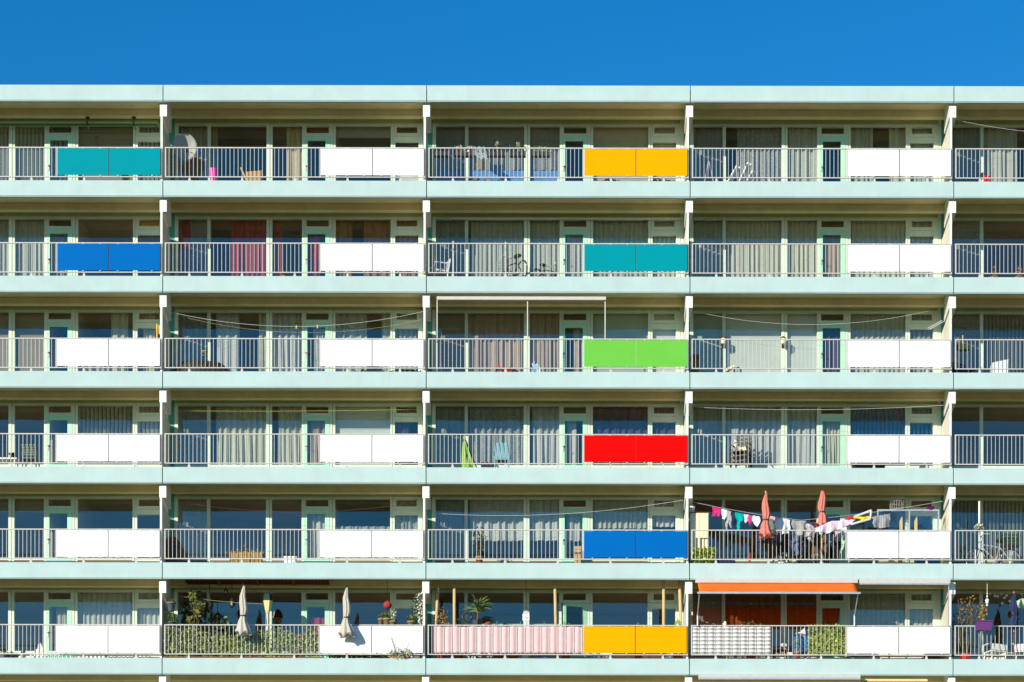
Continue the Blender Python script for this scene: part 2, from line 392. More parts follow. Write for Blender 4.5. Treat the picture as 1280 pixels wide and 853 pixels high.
CUR = {'net': mat('net_curtain', (0.502, 0.508, 0.422), .95, .08, 14, spec=.05, trans=.25), 'cream': mat('cream_curtain', (0.528, 0.515, 0.383), .95, .07, 10, spec=.05, trans=.15),
       'white': mat('white_curtain', (0.528, 0.528, 0.488), .95, .05, 10, spec=.05, trans=.2), 'lace': mat('lace_curtain', (0.370, 0.383, 0.343), .95, .45, 26, spec=.05, trans=.3),
       'grey': mat('grey_curtain', (0.264, 0.277, 0.251), .95, .1, 12, spec=.05), 'yellowish': mat('straw_curtain', (0.554, 0.449, 0.251), .95, .08, 9, spec=.05, trans=.15),
       'red': mat('red_curtain', (.36, .045, .04), .95, .1, 9, spec=.05, trans=.1), 'brown': mat('brown_curtain', (0.272, 0.136, 0.056), .95, .2, 6, spec=.05),
       'taupe': mat('taupe_curtain', (0.343, 0.257, 0.191), .95, .06, 6, spec=.05), 'crimson': mat('crimson_curtain', (0.330, 0.020, 0.073), .95, .1, 9, spec=.05),
       'purple': mat('purple_curtain', (0.077, 0.050, 0.090), .95, .15, 9, spec=.05), 'blue': mat('blue_blind', (0.022, 0.176, 0.462), .8, .08, 6, spec=.1),
       'beige': mat('beige_blind', (0.383, 0.343, 0.251), .85, .05, 4, spec=.1), 'pale': mat('pale_roller', (0.504, 0.533, 0.475), .85, .03, 3, spec=.1),
       'sage': mat('sage_roller', (0.330, 0.383, 0.317), .85, .03, 3, spec=.1), 'drab': mat('drab_roller', (0.240, 0.200, 0.136), .85, .06, 3, spec=.1), 'orange': mat('orange_board', (0.600, 0.260, 0.020), .8, .1, 5),
       'rust': mat('rust_curtain', (0.210, 0.050, 0.015), .95, .15, 8, spec=.05)}
WORD = {'net': 'off-white net', 'cream': 'cream', 'white': 'white', 'lace': 'patterned lace', 'grey': 'grey', 'yellowish': 'straw yellow', 'red': 'red', 'brown': 'brown striped', 'taupe': 'taupe',
        'crimson': 'crimson', 'purple': 'dark purple', 'blue': 'blue', 'beige': 'beige', 'pale': 'pale flat', 'sage': 'grey-green flat', 'drab': 'drab brown', 'orange': 'orange', 'rust': 'rust red'}
rc = random.Random(11)
def sheer_mat():
    m = mat('sheer_net', (.75, .76, .70), .95, .1, 20, spec=.05)
    N = m.node_tree.nodes; L = m.node_tree.links; t = N.new('ShaderNodeBsdfTransparent'); x = N.new('ShaderNodeMixShader'); x.inputs[0].default_value = .30
    L.new(t.outputs[0], x.inputs[1]); L.new(N['Principled BSDF'].outputs[0], x.inputs[2]); L.new(x.outputs[0], N['Material Output'].inputs['Surface']); return m
CUR['sheer'] = sheer_mat(); WORD['sheer'] = 'sheer'; CUR['film'] = mat('light_blue_blind', (.10, .24, .52), .5, .15, 5); WORD['film'] = 'light blue low'
def cloth_mb(x0, x1, z0, z1, y, style, m):
    q = MB(); w = x1 - x0; ph = rc.random() * 6
    if style == 'vert':
        n = max(2, int(w / .115)); a = math.radians(rc.uniform(28, 50))
        for i in range(n):
            cx = x0 + (i + .5) * w / n
            q.obox((cx, y, (z0 + z1) / 2), (.105, .004, z1 - z0), Matrix.Rotation(a + rc.gauss(0, .05), 3, 'Z'), m)
        q.box(x0, x1, y - .02, y + .02, z1, z1 + .03, M_WHITE); return q
    if style == 'flat':
        q.box(x0, x1, y, y + .006, z0 + .02, z1, m); q.box(x0, x1, y - .012, y + .018, z0, z0 + .0195, m); return q
    if style == 'venetian':
        n = int((z1 - z0) / .07)
        for i in range(n): q.obox(((x0 + x1) / 2, y, z0 + .07 * i + .03), (w, .06, .003), Matrix.Rotation(math.radians(38), 3, 'X'), m)
        for cx in (x0 + .12, (x0 + x1) / 2, x1 - .12): q.box(cx - .005, cx + .005, y - .035, y - .031, z0, z1, m)
        return q
    pitch = {'pleat': .15, 'soft': .24, 'gather': .2}[style]; amp = {'pleat': .045, 'soft': .06, 'gather': .075}[style]
    n = max(8, int(w / .02)); k = 2 * PI / pitch; jit = [rc.gauss(0, 1) for _ in range(40)]
    def fn(u, v):
        x = x0 + w * u; vz = 1 - v
        wob = jit[int(u * 12)] * (1 - (u * 12) % 1) + jit[int(u * 12) + 1] * ((u * 12) % 1)
        yy = y + amp * (.55 + .55 * vz) * math.sin(k * x + ph + wob * .9 + (.5 * vz * wob if style != 'pleat' else 0)) + .015 * math.sin(2.3 * k * x + ph * 2)
        if style == 'gather': x += .07 * vz * math.sin(x * 5 + ph) * math.sin(PI * u)
        return (x, max(yy, 1.66), z0 + (z1 - z0) * v + (.03 * wob * (1 - v) if style == 'gather' else 0))
    return q.grid(fn, n, 6, m)
def drape(r, b, win, style, col, a=0.0, e=1.0, z0=None, z1=None, what=None):
    wn, x0, x1, zz0, zz1 = WIN[win]; w = x1 - x0
    X0 = BX(b) + x0 - .03 + (w + .06) * a; X1 = BX(b) + x0 - .03 + (w + .06) * e
    zz0 = zz0 if z0 is None else z0; zz1 = zz1 if z1 is None else z1
    z = FZ(r)
    q = cloth_mb(X0, X1, z + zz0, z + zz1, 1.735 if style != 'flat' else 1.70, style, CUR[col])
    nm = {'vert': 'vertical_blind', 'flat': 'roller_blind', 'venetian': 'venetian_blind'}.get(style, 'curtain')
    noun = {'vert': 'vertical slat blind', 'flat': 'roller blind', 'venetian': 'slatted blind'}.get(style, {'pleat': 'pleated curtain', 'soft': 'curtain', 'gather': 'gathered curtain'}.get(style))
    lab = what or (f'{WORD[col]} {noun} in the {wn}, {FLAT[(r, b)]}')
    one(q, nm, lab, 'curtain' if nm == 'curtain' else 'blind', ((X0 + X1) / 2, 1.72, z + zz0), 'curtains and blinds behind the glass', smooth=nm == 'curtain')
T = [ # storey, flat, window, style, colour, from, to, z0, z1
 (1,0,'2','vert','cream'), (1,0,'3','vert','cream'), (1,0,'4','flat','drab'), (1,0,'5','vert','net'), (1,0,'D','vert','net'),
 (1,1,'1','pleat','beige'), (1,1,'2','soft','taupe',0,.12), (1,1,'3','soft','yellowish',.45,1), (1,1,'T','flat','rust'), (1,1,'4','flat','grey',0,1,1.98), (1,1,'5','flat','pale',0,1,.42,1.7),
 (1,2,'1','soft','sheer',0,1,1.02), (1,2,'2','soft','sheer',0,1,1.02), (1,2,'3','soft','sheer',0,1,1.02), (1,2,'1','flat','film',0,1,.42,1.0), (1,2,'2','flat','film',0,1,.42,1.0), (1,2,'3','flat','film',0,1,.42,1.0), (1,2,'4','flat','beige'), (1,2,'5','flat','beige'),
 (1,3,'1','pleat','grey'), (1,3,'2','pleat','lace',.22,1), (1,3,'3','soft','net'), (1,3,'4','soft','net',0,.42), (1,3,'4','soft','cream',.7,1), (1,3,'5','pleat','net'),
 (1,4,'1','pleat','grey'), (1,4,'2','soft','net',.05,.62),
 (2,0,'2','pleat','net'), (2,0,'3','pleat','net'), (2,0,'D','pleat','taupe'), (2,0,'5','flat','orange',0,1,1.98),
 (2,1,'1','pleat','red',0,.4), (2,1,'2','pleat','red',.36,1), (2,1,'3','soft','red',0,.3), (2,1,'D','soft','red',0,.6), (2,1,'4','pleat','brown',0,.3), (2,1,'4','soft','brown',.5,1), (2,1,'5','pleat','brown'),
 (2,2,'1','pleat','grey'), (2,2,'2','pleat','net',.06,1), (2,2,'3','pleat','net'), (2,2,'D','pleat','net'), (2,2,'4','pleat','net'), (2,2,'5','pleat','cream'),
 (2,3,'1','pleat','net'), (2,3,'2','pleat','cream'), (2,3,'3','pleat','cream'), (2,3,'D','pleat','taupe'), (2,3,'4','pleat','cream'), (2,3,'5','pleat','net'),
 (3,0,'2','flat','drab'), (3,0,'3','flat','drab'), (3,0,'4','soft','cream',.58,.88), (3,0,'4','gather','net',0,.56,.42,1.5), (3,0,'5','soft','cream',.25,.7),
 (3,1,'1','pleat','grey'), (3,1,'2','soft','white',.1,.5), (3,1,'2','soft','cream',.84,1), (3,1,'3','gather','white'), (3,1,'D','gather','white',.3,.9), (3,1,'4','soft','net',0,.56), (3,1,'4','pleat','cream',.82,1), (3,1,'5','pleat','grey'),
 (3,2,'1','flat','drab'), (3,2,'2','soft','taupe'), (3,2,'3','soft','taupe'), (3,2,'D','soft','taupe',.45,1), (3,2,'4','flat','sage'), (3,2,'5','flat','pale'),
 (3,3,'1','flat','sage'), (3,3,'2','flat','pale'), (3,3,'3','flat','pale'), (3,3,'D','soft','purple'), (3,3,'4','pleat','net'), (3,3,'5','pleat','grey'),
 (3,4,'2','vert','grey'),
 (4,0,'4','vert','cream'), (4,0,'5','vert','net'),
 (4,1,'1','pleat','sheer'), (4,1,'2','gather','cream',.1,1), (4,1,'3','gather','cream',.2,1), (4,1,'D','gather','taupe'), (4,1,'4','flat','pale'), (4,1,'5','soft','purple',0,.6),
 (4,2,'1','soft','grey'), (4,2,'2','gather','lace',.05,1), (4,2,'3','gather','white',.1,1), (4,2,'D','soft','white',.2,.6), (4,2,'4','soft','purple'), (4,2,'5','soft','purple'),
 (4,3,'1','soft','net'), (4,3,'2','gather','white'), (4,3,'3','gather','white'), (4,3,'D','gather','cream'), (4,3,'4','vert','blue'), (4,3,'5','vert','blue'),
 (5,0,'4','soft','grey',0,1,.42,1.25), (5,0,'2','flat','drab',0,1,1.9), (5,0,'3','flat','drab',0,1,1.9),
 (5,1,'1','pleat','sheer'), (2,4,'1','pleat','sheer'), (3,4,'1','pleat','sheer'), (6,3,'1','pleat','sheer'), (2,1,'1','pleat','sheer',.4,1), (5,1,'D','soft','white',.1,1), (5,1,'4','soft','grey',0,1,.42,1.5), (5,1,'5','soft','lace'),
 (5,2,'1','pleat','grey',0,1,.42), (5,2,'2','soft','white',.05,1,1.08), (5,2,'3','soft','white',0,1,1.08), (5,2,'D','soft','white',.2,1,1.08), (5,2,'4','pleat','net',0,1,1.45), (5,2,'5','pleat','white',0,1,1.5),
 (5,4,'1','vert','grey'), (5,4,'2','vert','cream'),
 (6,0,'D','pleat','net',.3,1), (6,0,'4','pleat','white'), (6,0,'5','pleat','white'),
 (6,1,'D','soft','crimson',.15,1,.42,1.55), (6,2,'2','venetian','pale',.05,1,.42,1.45), (6,2,'3','venetian','pale',0,1,.42,1.45),
 (6,3,'2','soft','rust'), (6,3,'3','soft','rust'), (6,3,'D','soft','rust',0,.8), (6,3,'4','pleat','net'), (6,3,'5','pleat','net'),  # rust curtains: red light under the orange awning is put into their colour
]
for t in T: drape(t[0], t[1], *t[2:])

# ------------------------------------------------------------------ small builders
rl_ = random.Random(5)
LEAF = {'ivy': mat('ivy_leaf', (.36, .44, .12), .6, .35, 30, trans=.2), 'dark': mat('dark_leaf', (.030, .060, .018), .6, .4, 20, trans=.2), 'light': mat('light_leaf', (.17, .22, .05), .6, .3, 20, trans=.25),
        'olive': mat('olive_leaf', (.20, .17, .05), .7, .35, 20, trans=.2), 'dry': mat('dry_leaf', (.34, .18, .05), .8, .4, 20), 'pale': mat('pale_leaf', (.42, .46, .28), .7, .3, 20, trans=.2), 'yellow': mat('yellow_leaf', (.50, .36, .03), .7, .3, 20), 'lime': mat('lime_leaf', (.40, .48, .05), .7, .3, 20)}
TERRA = mat('terracotta', (.52, .17, .08), .8, .12, 8); BLACKPOT = mat('dark_plastic_pot', (.05, .055, .06), .6, .2, 8); WOOD = mat('pale_timber', (.58, .42, .20), .8, .15, 6, stretch=(8, 8, .6))
BROWN = mat('brown_timber', (.16, .07, .025), .7, .2, 6, stretch=(8, 8, .6)); PLASTIC = mat('white_plastic', (.80, .80, .78), .4, .03, 5); REDPL = mat('red_plastic', (.55, .03, .02), .4, .1, 5)
CREAM = mat('cream_laminate', (.80, .72, .48), .5, .03, 3); BLUEPL = mat('blue_plastic', (.02, .18, .45), .4, .1, 5); FLOWER = mat('red_petals', (.65, .02, .03), .7, .2, 20); WFLOWER = mat('white_petals', (.8, .76, .7), .7, .1, 20)
CORD = mat('white_cord', (.75, .76, .72), .7, .05, 5)
FL = lambda r: FZ(r) - .08
def leaves(q, c, ext, n, m, size=(.03, .06), shape='ell', rnd=rl_, second=None):
    for _ in range(n):
        if shape == 'box': p = [rnd.uniform(-1, 1) for _ in range(3)]
        else:
            while True:
                p = [rnd.uniform(-1, 1) for _ in range(3)]
                if sum(a * a for a in p) <= 1: break
        mm = second if second and rnd.random() < .3 else m
        q.leaf((c[0] + p[0] * ext[0], c[1] + p[1] * ext[1], c[2] + p[2] * ext[2]), rnd.uniform(*size), mm, rnd)
    return q
def pot_mb(q, c, r, h, m): return q.lathe(c, [(r * .72, 0), (r * .95, h * .86), (r * 1.08, h * .86), (r * 1.08, h), (r * .9, h), (r * .85, h * .9)], m, 16)
def potted(name, label, px, py, y, r, h, potm, leafm, ext, n, up, group='potted plants on the balconies', size=(.03, .06), second=None, cat='plant', base=None, flowers=None):
    """py: photo height of the pot's base"""
    c = W(px, py, y); c.z = base if base is not None else c.z
    t = thing(name, label, cat, c, group)
    part(pot_mb(MB(), c, r, h, potm), 'pot', t, smooth=True)
    q = MB(); 
    for k in range(3): q.tube([(c.x, c.y, c.z + h * .8), (c.x + (k - 1) * .05, c.y, c.z + h + up * .6), (c.x + (k - 1) * ext[0] * .5, c.y + .02 * k, c.z + h + up)], .008, LEAF['olive'], 5)
    leaves(q, (c.x, c.y, c.z + h + up), ext, n, leafm, size, second=second)
    if flowers:
        leaves(q, (c.x, c.y - .05, c.z + h + up), (ext[0], ext[1], ext[2] * .9), 14, flowers, (.03, .045))
    part(q, 'foliage', t)
    return t
def line(name, label, pts, m=CORD, r=.0042, sag=0.0, cat='clothesline', pegs=()):
    a, e = pts; n = 24
    P = [a.lerp(e, i / n) + Vector((0, 0, -4 * sag * (i / n) * (1 - i / n))) for i in range(n + 1)]
    q = MB().tube(P, r, m, 5)
    if pegs:
        t = thing(name, label, cat, a, 'clotheslines across the balconies'); part(q, 'cord', t)
        for u in pegs:
            p = P[int(u * n)]; part(MB().box(p.x - .02, p.x + .02, p.y - .015, p.y + .015, p.z - .07, p.z + .03, WOOD), 'peg', t, (p.x, p.y, p.z))
        return t
    return one(q, name, label, cat, a, 'clotheslines across the balconies')
def wheel(t, c, rad, R, name='wheel'):
    q = MB(); n = 24
    for rr, tr, m in ((rad, .022, M_DARK), (rad - .035, .010, M_STEEL)):
        q.tube([Vector(c) + R @ Vector((rr * math.cos(2 * PI * i / n), 0, rr * math.sin(2 * PI * i / n))) for i in range(n + 1)], tr, m, 6, cap=False)
    for i in range(10):
        a = PI * i / 10; d = R @ Vector(((rad - .03) * math.cos(a), 0, (rad - .03) * math.sin(a))); q.tube([Vector(c) - d, Vector(c) + d], .003, M_STEEL, 3)
    part(q, name, t, c)
def bicycle(label, px, y, r, ang, s, m, group='bicycles parked on balconies', basket=False, crate=None):
    c = W(px, 0, y); c.z = FL(r); R = Matrix.Rotation(math.radians(ang), 3, 'Z')
    t = thing('bicycle', label, 'bicycle', c, group)
    P = lambda x, z, yy=0: c + R @ (Vector((x, yy, z)) * s)
    wheel(t, P(-.52, .33), .33 * s, R); wheel(t, P(.52, .33), .33 * s, R)
    q = MB()
    for a, e in (((-.52, .33), (-.1, .30)), ((-.1, .30), (-.22, .85)), ((-.52, .33), (-.19, .72)), ((-.19, .70), (.36, .78)), ((-.1, .30), (.36, .72)), ((.52, .33), (.36, .72)), ((.36, .72), (.32, 1.0))):
        q.tube([P(*a), P(*e)], .02 * s, m, 6)
    part(q, 'frame', t)
    part(MB().obox(P(-.24, .90), (.27 * s, .15 * s, .07 * s), R, M_DARK), 'saddle', t)
    part(MB().tube([P(.18, 1.02, -.28), P(.33, 1.05, -.2), P(.34, 1.02, 0), P(.33, 1.05, .2), P(.18, 1.02, .28)], .016 * s, M_STEEL, 6), 'handlebar', t)
    part(MB().tube([P(-.1, .30, -.1), P(-.02, .24, -.1)], .014, M_STEEL, 5).tube([P(-.1, .30, .1), P(-.18, .36, .1)], .014, M_STEEL, 5), 'pedals', t)
    if basket:
        q = MB()
        for k in range(4):
            z = .72 + .09 * k; q.tube([P(.46, z, -.16), P(.76, z, -.16), P(.76, z, .16), P(.46, z, .16), P(.46, z, -.16)], .007, M_STEEL, 4)
        for xx in (.46, .56, .66, .76):
            for yy in (-.16, .16): q.tube([P(xx, .70, yy), P(xx, 1.0, yy)], .006, M_STEEL, 4)
        part(q, 'basket', t)
    if crate:
        q = MB()
        for k in range(4): 
            for yy in (-.2, .2): q.obox(P(-.5, .78 + .085 * k, yy), (.55 * s, .02, .055 * s), R, crate)
            for xx in (-.77, -.23): q.obox(P(xx, .78 + .085 * k, 0), (.02, .40 * s, .055 * s), R, crate)
        q.obox(P(-.5, .74, 0), (.55 * s, .4 * s, .02), R, crate)
        part(q, 'crate', t)
    return t
def chair(name, label, px, y, r, ang, m, back=.85, w=.48, slats=0, arms=True, group='chairs on the balconies', cat='chair', z=0.0):
    c = W(px, 0, y); c.z = FL(r) + z; R = Matrix.Rotation(math.radians(ang), 3, 'Z')
    t = thing(name, label, cat, c, group)
    P = lambda x, yy, zz: c + R @ Vector((x, yy, zz))
    part(MB().obox(P(0, 0, .43), (w, .45, .035), R, m), 'seat', t)
    q = MB(); Rb = R @ Matrix.Rotation(math.radians(-10), 3, 'X')
    if slats:
        for i in range(slats): q.obox(P(0, .235 + .02 * i, .52 + (back - .52) * i / max(1, slats - 1)), (w, .02, (back - .5) / slats * .7), Rb, m)
        for sx in (-1, 1): q.obox(P(sx * w * .47, .245, (.45 + back) / 2), (.03, .025, back - .45), Rb, m)
    else: q.obox(P(0, .25, (.46 + back) / 2), (w, .03, back - .44), Rb, m)
    part(q, 'backrest', t)
    for sx in (-1, 1):
        for sy in (-1, 1): part(MB().tube([P(sx * w * .45, sy * .19, .42), P(sx * w * .5, sy * .24, 0)], .02, m, 6), 'leg', t, P(sx * w * .5, sy * .24, 0))
        if arms: part(MB().tube([P(sx * w * .52, .22, .66), P(sx * w * .54, -.2, .65), P(sx * w * .52, -.23, .43)], .02, m, 6), 'armrest', t, P(sx * w * .52, 0, .65))
    return t
def parasol(label, px, py_tip, py_hem, y, base_z, m, polem, rmax=.2, sq=.8, flare=1.0):
    a = W(px, py_tip, y); h = W(px, py_hem, y)
    t = thing('closed_parasol', label, 'parasol', (a.x, y, base_z), 'closed parasols')
    H = a.z - h.z
    prof = [(.015, H), (.03, H * .975), (.052, H * .90), (.078, H * .78), (.10, H * .64), (.102, H * .5), (.078, H * .385), (.072, H * .355), (.11, H * .25), (rmax * .8, H * .1), (rmax, .02), (rmax * .96, 0)]
    q = MB().lathe((a.x, y, h.z), prof, m, 40, pleat=7, amp=.2, sy=sq)
    q.v = [(x + .02 * math.sin(9 * z), yy, z + (.07 * math.sin(4 * math.atan2(yy - y, x - a.x)) if z < h.z + .08 else 0)) for (x, yy, z) in q.v]
    part(q, 'canopy', t, (a.x, y, h.z), smooth=True)
    part(MB().tube([(a.x, y, base_z), (a.x, y, a.z - .04)], .018, polem, 8), 'pole', t)
    part(MB().lathe((a.x, y, h.z + H * .36), [(.088, 0), (.092, .02), (.088, .04)], M_DARK, 16, sy=sq), 'tie_band', t, (a.x, y, h.z + H * .36))
    part(MB().lathe((a.x, y, a.z), [(.025, 0), (.03, .03), (.012, .06)], polem, 10), 'finial', t, (a.x, y, a.z))
    if y < 0: part(MB().box(a.x - .02, a.x + .02, y, .046, base_z + .1, base_z + .14, M_STEEL), 'rail_clamp', t)
    return t
def garment(name, label, poly, y, m, cat='garment', group='laundry on the clothesline', loc=None):
    P = [W(a, b_, y) for a, b_ in poly]; cx = sum(p.x for p in P) / len(P); top = max(p.z for p in P)
    # fill the outline with a fine grid of little quads so that the cloth can hang in folds
    xs = [p.x for p in P]; zs = [p.z for p in P]; st = .02; q = MB(); idx = {}; ph = rl_.random() * 6
    def inside(x, z):
        c = False; n = len(P)
        for i in range(n):
            a, e = P[i], P[(i + 1) % n]
            if (a.z > z) != (e.z > z) and x < (e.x - a.x) * (z - a.z) / (e.z - a.z) + a.x: c = not c
        return c
    nx = int((max(xs) - min(xs)) / st) + 1; nz = int((max(zs) - min(zs)) / st) + 1; vs = []; fs = []
    def vid(i, j):
        if (i, j) not in idx:
            x = min(xs) + i * st; z = min(zs) + j * st; d = (top - z)
            idx[(i, j)] = len(vs); vs.append((x + .012 * math.sin(z * 23 + ph), y + .05 * math.sin(x * 21 + ph) * min(1, d * 3) + .02 * math.sin(z * 17 + x * 9), z))
        return idx[(i, j)]
    for i in range(nx):
        for j in range(nz):
            if inside(min(xs) + (i + .5) * st, min(zs) + (j + .5) * st): fs.append((vid(i, j), vid(i + 1, j), vid(i + 1, j + 1), vid(i, j + 1)))
    q.add(vs, fs, m)
    o = one(q, name, label, cat, (cx, y, top), group, smooth=True)
    so_ = o.modifiers.new('thickness', 'SOLIDIFY'); so_.thickness = .008
    return o
def boxthing(name, label, cat, px0, px1, py0, py1, y, dy, m, group=None, lid=None, base=None):
    a = W(px0, py1, y); e = W(px1, py0, y); z0 = a.z if base is None else base
    t = thing(name, label, cat, ((a.x + e.x) / 2, y, z0), group)
    h = e.z - z0; q = MB().box(a.x, e.x, y, y + dy, z0, e.z - h * .12, m); part(q, 'body', t)
    q = MB().box(a.x - .012, e.x + .012, y - .012, y + dy + .012, e.z - h * .12 + .002, e.z, lid or m); part(q, 'lid', t)
    return t

# ------------------------------------------------------------------ storey 1 (under the roof)
t = thing('rolled_awning', 'rolled green striped awning under the ceiling of the turquoise-panelled flat', 'awning', W(90, 156, 1.2), None)
a = W(-60, 157, 1.4); e = W(196, 151, 1.4)
STRG = stripes('green_awning_stripes', (.10, .30, .05), (.55, .62, .36), .06, 2)
part(MB().tube([(a.x, 1.38, (a.z + e.z) / 2 + .02), (e.x, 1.38, (a.z + e.z) / 2 + .02)], .07, STRG, 12), 'fabric_roll', t)
part(MB().box(a.x, e.x, 1.28, 1.31, a.z - .07, a.z - .03, mat('green_bar', (.06, .18, .04), .5)), 'front_bar', t)
for px in (107.5, 165.5):
    c = W(px, 148, .9); t = thing('ceiling_hook', 'dark iron laundry hook hanging from the ceiling' + (', near the bedroom window middle' if px < 120 else ', beside the slim end window'), 'hook', c, 'ceiling hooks')
    part(MB().box(c.x - .06, c.x + .06, .86, .94, c.z - .02, c.z + .02, M_DARK), 'plate', t); part(MB().tube([c, c + Vector((0, 0, -.22)), c + Vector((.05, -.02, -.36))], .015, M_DARK, 6).tube([c + Vector((-.06, 0, -.1)), c + Vector((.04, 0, -.3))], .012, M_DARK, 6), 'hook_arm', t)
boxthing('storage_box', 'small yellow-green box on the floor under the turquoise panels', 'box', 151, 158, 219, 232, .35, .25, LEAF['lime'], base=FL(1))
# satellite dish
c = W(229, 185, .88); t = thing('satellite_dish', 'round grey satellite dish fixed to the side screen', 'satellite dish', (c.x, 1.2, c.z - .2))
M_DISH = mat('dish_paint', (.38, .38, .34), .5, .06, 5)
Rd = Matrix.Rotation(math.radians(12), 3, 'Z') @ Matrix.Rotation(math.radians(8), 3, 'X'); vs = []; q = MB()
def dishp(u, v):
    rr = .39 * v; a_ = 2 * PI * u; return c + Rd @ Vector((rr * math.cos(a_) * .94, -.10 + .55 * rr * rr * -1 + .14, rr * math.sin(a_)))
q.grid(dishp, 32, 6, M_DISH)
o_ = part(q, 'reflector', t, c, smooth=True); md = o_.modifiers.new('thickness', 'SOLIDIFY'); md.thickness = .012
part(MB().tube([c + Rd @ Vector((0, .03, -.34)), c + Rd @ Vector((.02, -.36, -.2))], .013, M_DARK, 6).tube([c + Rd @ Vector((.26, .03, -.14)), c + Rd @ Vector((.02, -.36, -.2))], .009, M_DARK, 6), 'feed_arm', t)
p = c + Rd @ Vector((.02, -.40, -.19)); part(MB().lathe(p, [(.03, -.05), (.045, -.04), (.045, .05), (.03, .06)], M_DARK, 12), 'receiver', t, p)
part(MB().tube([c + Vector((0, .06, 0)), c + Vector((0, .25, -.02)), (BX(1) - .03, 1.13, c.z - .1)], .022, M_STEEL, 8), 'wall_bracket', t)
c = W(265, 226, .4); c.z = FL(1); t = thing('bucket', 'bright pink plastic bucket standing below the dish', 'bucket', c)
PINKP = mat('pink_plastic', (.82, .08, .42), .4, .05, 6); h_ = W(265, 212.5, .4).z - c.z
part(MB().lathe(c, [(.085, 0), (.12, h_ * .93), (.128, h_ * .93), (.128, h_), (.105, h_ - .01), (.1, h_ - .03)], PINKP, 18), 'tub', t, smooth=False)
part(MB().tube([c + Vector((-.12, 0, h_)), c + Vector((-.07, -.08, h_ - .1)), c + Vector((.07, -.08, h_ - .1)), c + Vector((.12, 0, h_))], .006, M_WHITE, 5), 'handle', t)
c = W(316, 226, .45); c.z = FL(1); t = thing('wicker_chair', 'low tan wicker armchair behind the railing bars', 'chair', c, 'chairs on the balconies')
WICK = stripes('wicker', (.62, .36, .14), (.42, .22, .08), .025, 2, soft=.2); zt = W(316, 215.5, .45).z
part(MB().prism([(c.x - .2, c.z + .02), (c.x + .2, c.z + .02), (c.x + .23, zt + .01), (c.x + .24, zt + .02), (c.x - .24, zt - .02)], 'y', .4, .62, WICK), 'backrest', t)
part(MB().box(c.x - .22, c.x + .22, .63, 1.0, c.z + .2, c.z + .27, WICK), 'seat', t)
for sx in (-1, 1): part(MB().tube([(c.x + sx * .2, .7, c.z), (c.x + sx * .22, .7, zt)], .02, WICK, 6), 'leg', t, (c.x + sx * .2, .7, c.z))
a = W(299, 210, .5); one(MB().tube([(a.x, .5, a.z), (a.x + .3, .75, FL(1) + .03)], .03, WOOD, 4), 'timber_plank', 'short pale plank leaning towards the wicker armchair', 'plank', (a.x, .5, a.z))
# planters inside the rail
for i, (x0, x1, m2, fl) in enumerate(((541, 561, 'dark', None), (566, 591, 'dry', WFLOWER), (607, 631, 'dark', None), (634, 656, 'dark', None), (662, 687, 'ivy', None))):
    a = W(x0, 196, .2); e = W(x1, 187, .2); t = thing('planter_box', ['dark planter at the post end of the rail', 'planter of pale pink blossoms hung inside the rail', 'dark planter right after the plastic sheet', 'planter with a tall shoot between two dark planters', 'green planter nearest the yellow panels'][i], 'planter', ((a.x + e.x) / 2, .2, a.z), 'planters hung inside the rail')
    part(MB().box(a.x, e.x, .13, .3, a.z, a.z + .13, BLACKPOT), 'trough', t)
    q = leaves(MB(), ((a.x + e.x) / 2, .2, a.z + .2), ((e.x - a.x) / 2, .09, .1), 90, LEAF[m2], (.025, .05), 'box', second=LEAF['dark'])
    if i in (2, 3): q.tube([((a.x + e.x) / 2, .2, a.z + .15), ((a.x + e.x) / 2 + .02, .2, a.z + .42)], .008, LEAF['pale'], 5); leaves(q, ((a.x + e.x) / 2 + .02, .2, a.z + .36), (.06, .03, .09), 16, LEAF['pale'], (.03, .05))
    if fl: leaves(q, ((a.x + e.x) / 2, .15, a.z + .2), ((e.x - a.x) / 2, .05, .09), 40, fl, (.03, .05), 'box')
    part(q, 'foliage', t)
PL = mat('clear_sheet', (.40, .48, .50), .3, .15, 4, trans=.4)
def pf(u, v): 
    p = W(588 + 14 * u + 9 * (1 - v), 184 + 20 * (1 - v), 1.15); return (p.x + .05 * math.sin(9 * v), 1.15 + .06 * math.sin(14 * u + 3 * v) - .25 * (1 - v), p.z)
one(MB().grid(pf, 16, 12, PL), 'plastic_sheet', 'pale translucent plastic sheet hanging behind the planters', 'sheet', W(600, 184, 1.15), smooth=True)
c = W(600, 226, .3); q = leaves(MB(), (c.x, .32, FL(1) + .14), (.75, .12, .12), 260, LEAF['dark'], (.03, .06), second=LEAF['dry'])
t = thing('floor_planter', 'long low planter of dark plants on the floor, yellow-panelled flat', 'planter', (c.x, .32, FL(1))); part(MB().box(c.x - .7, c.x + .7, .24, .4, FL(1), FL(1) + .12, TERRA), 'trough', t); part(q, 'foliage', t)
for i, (px, s_) in enumerate(((760, 1), (826, 1.3))):
    potted('potted_plant', ['small trailing plant seen under the yellow panels, door side', 'dry bushy plant seen under the yellow panels, post side'][i], px, 226, .35, .1, .14, TERRA, LEAF['dry'], (.3 * s_, .12, .08), 120, .06, base=FL(1), second=LEAF['dark'])
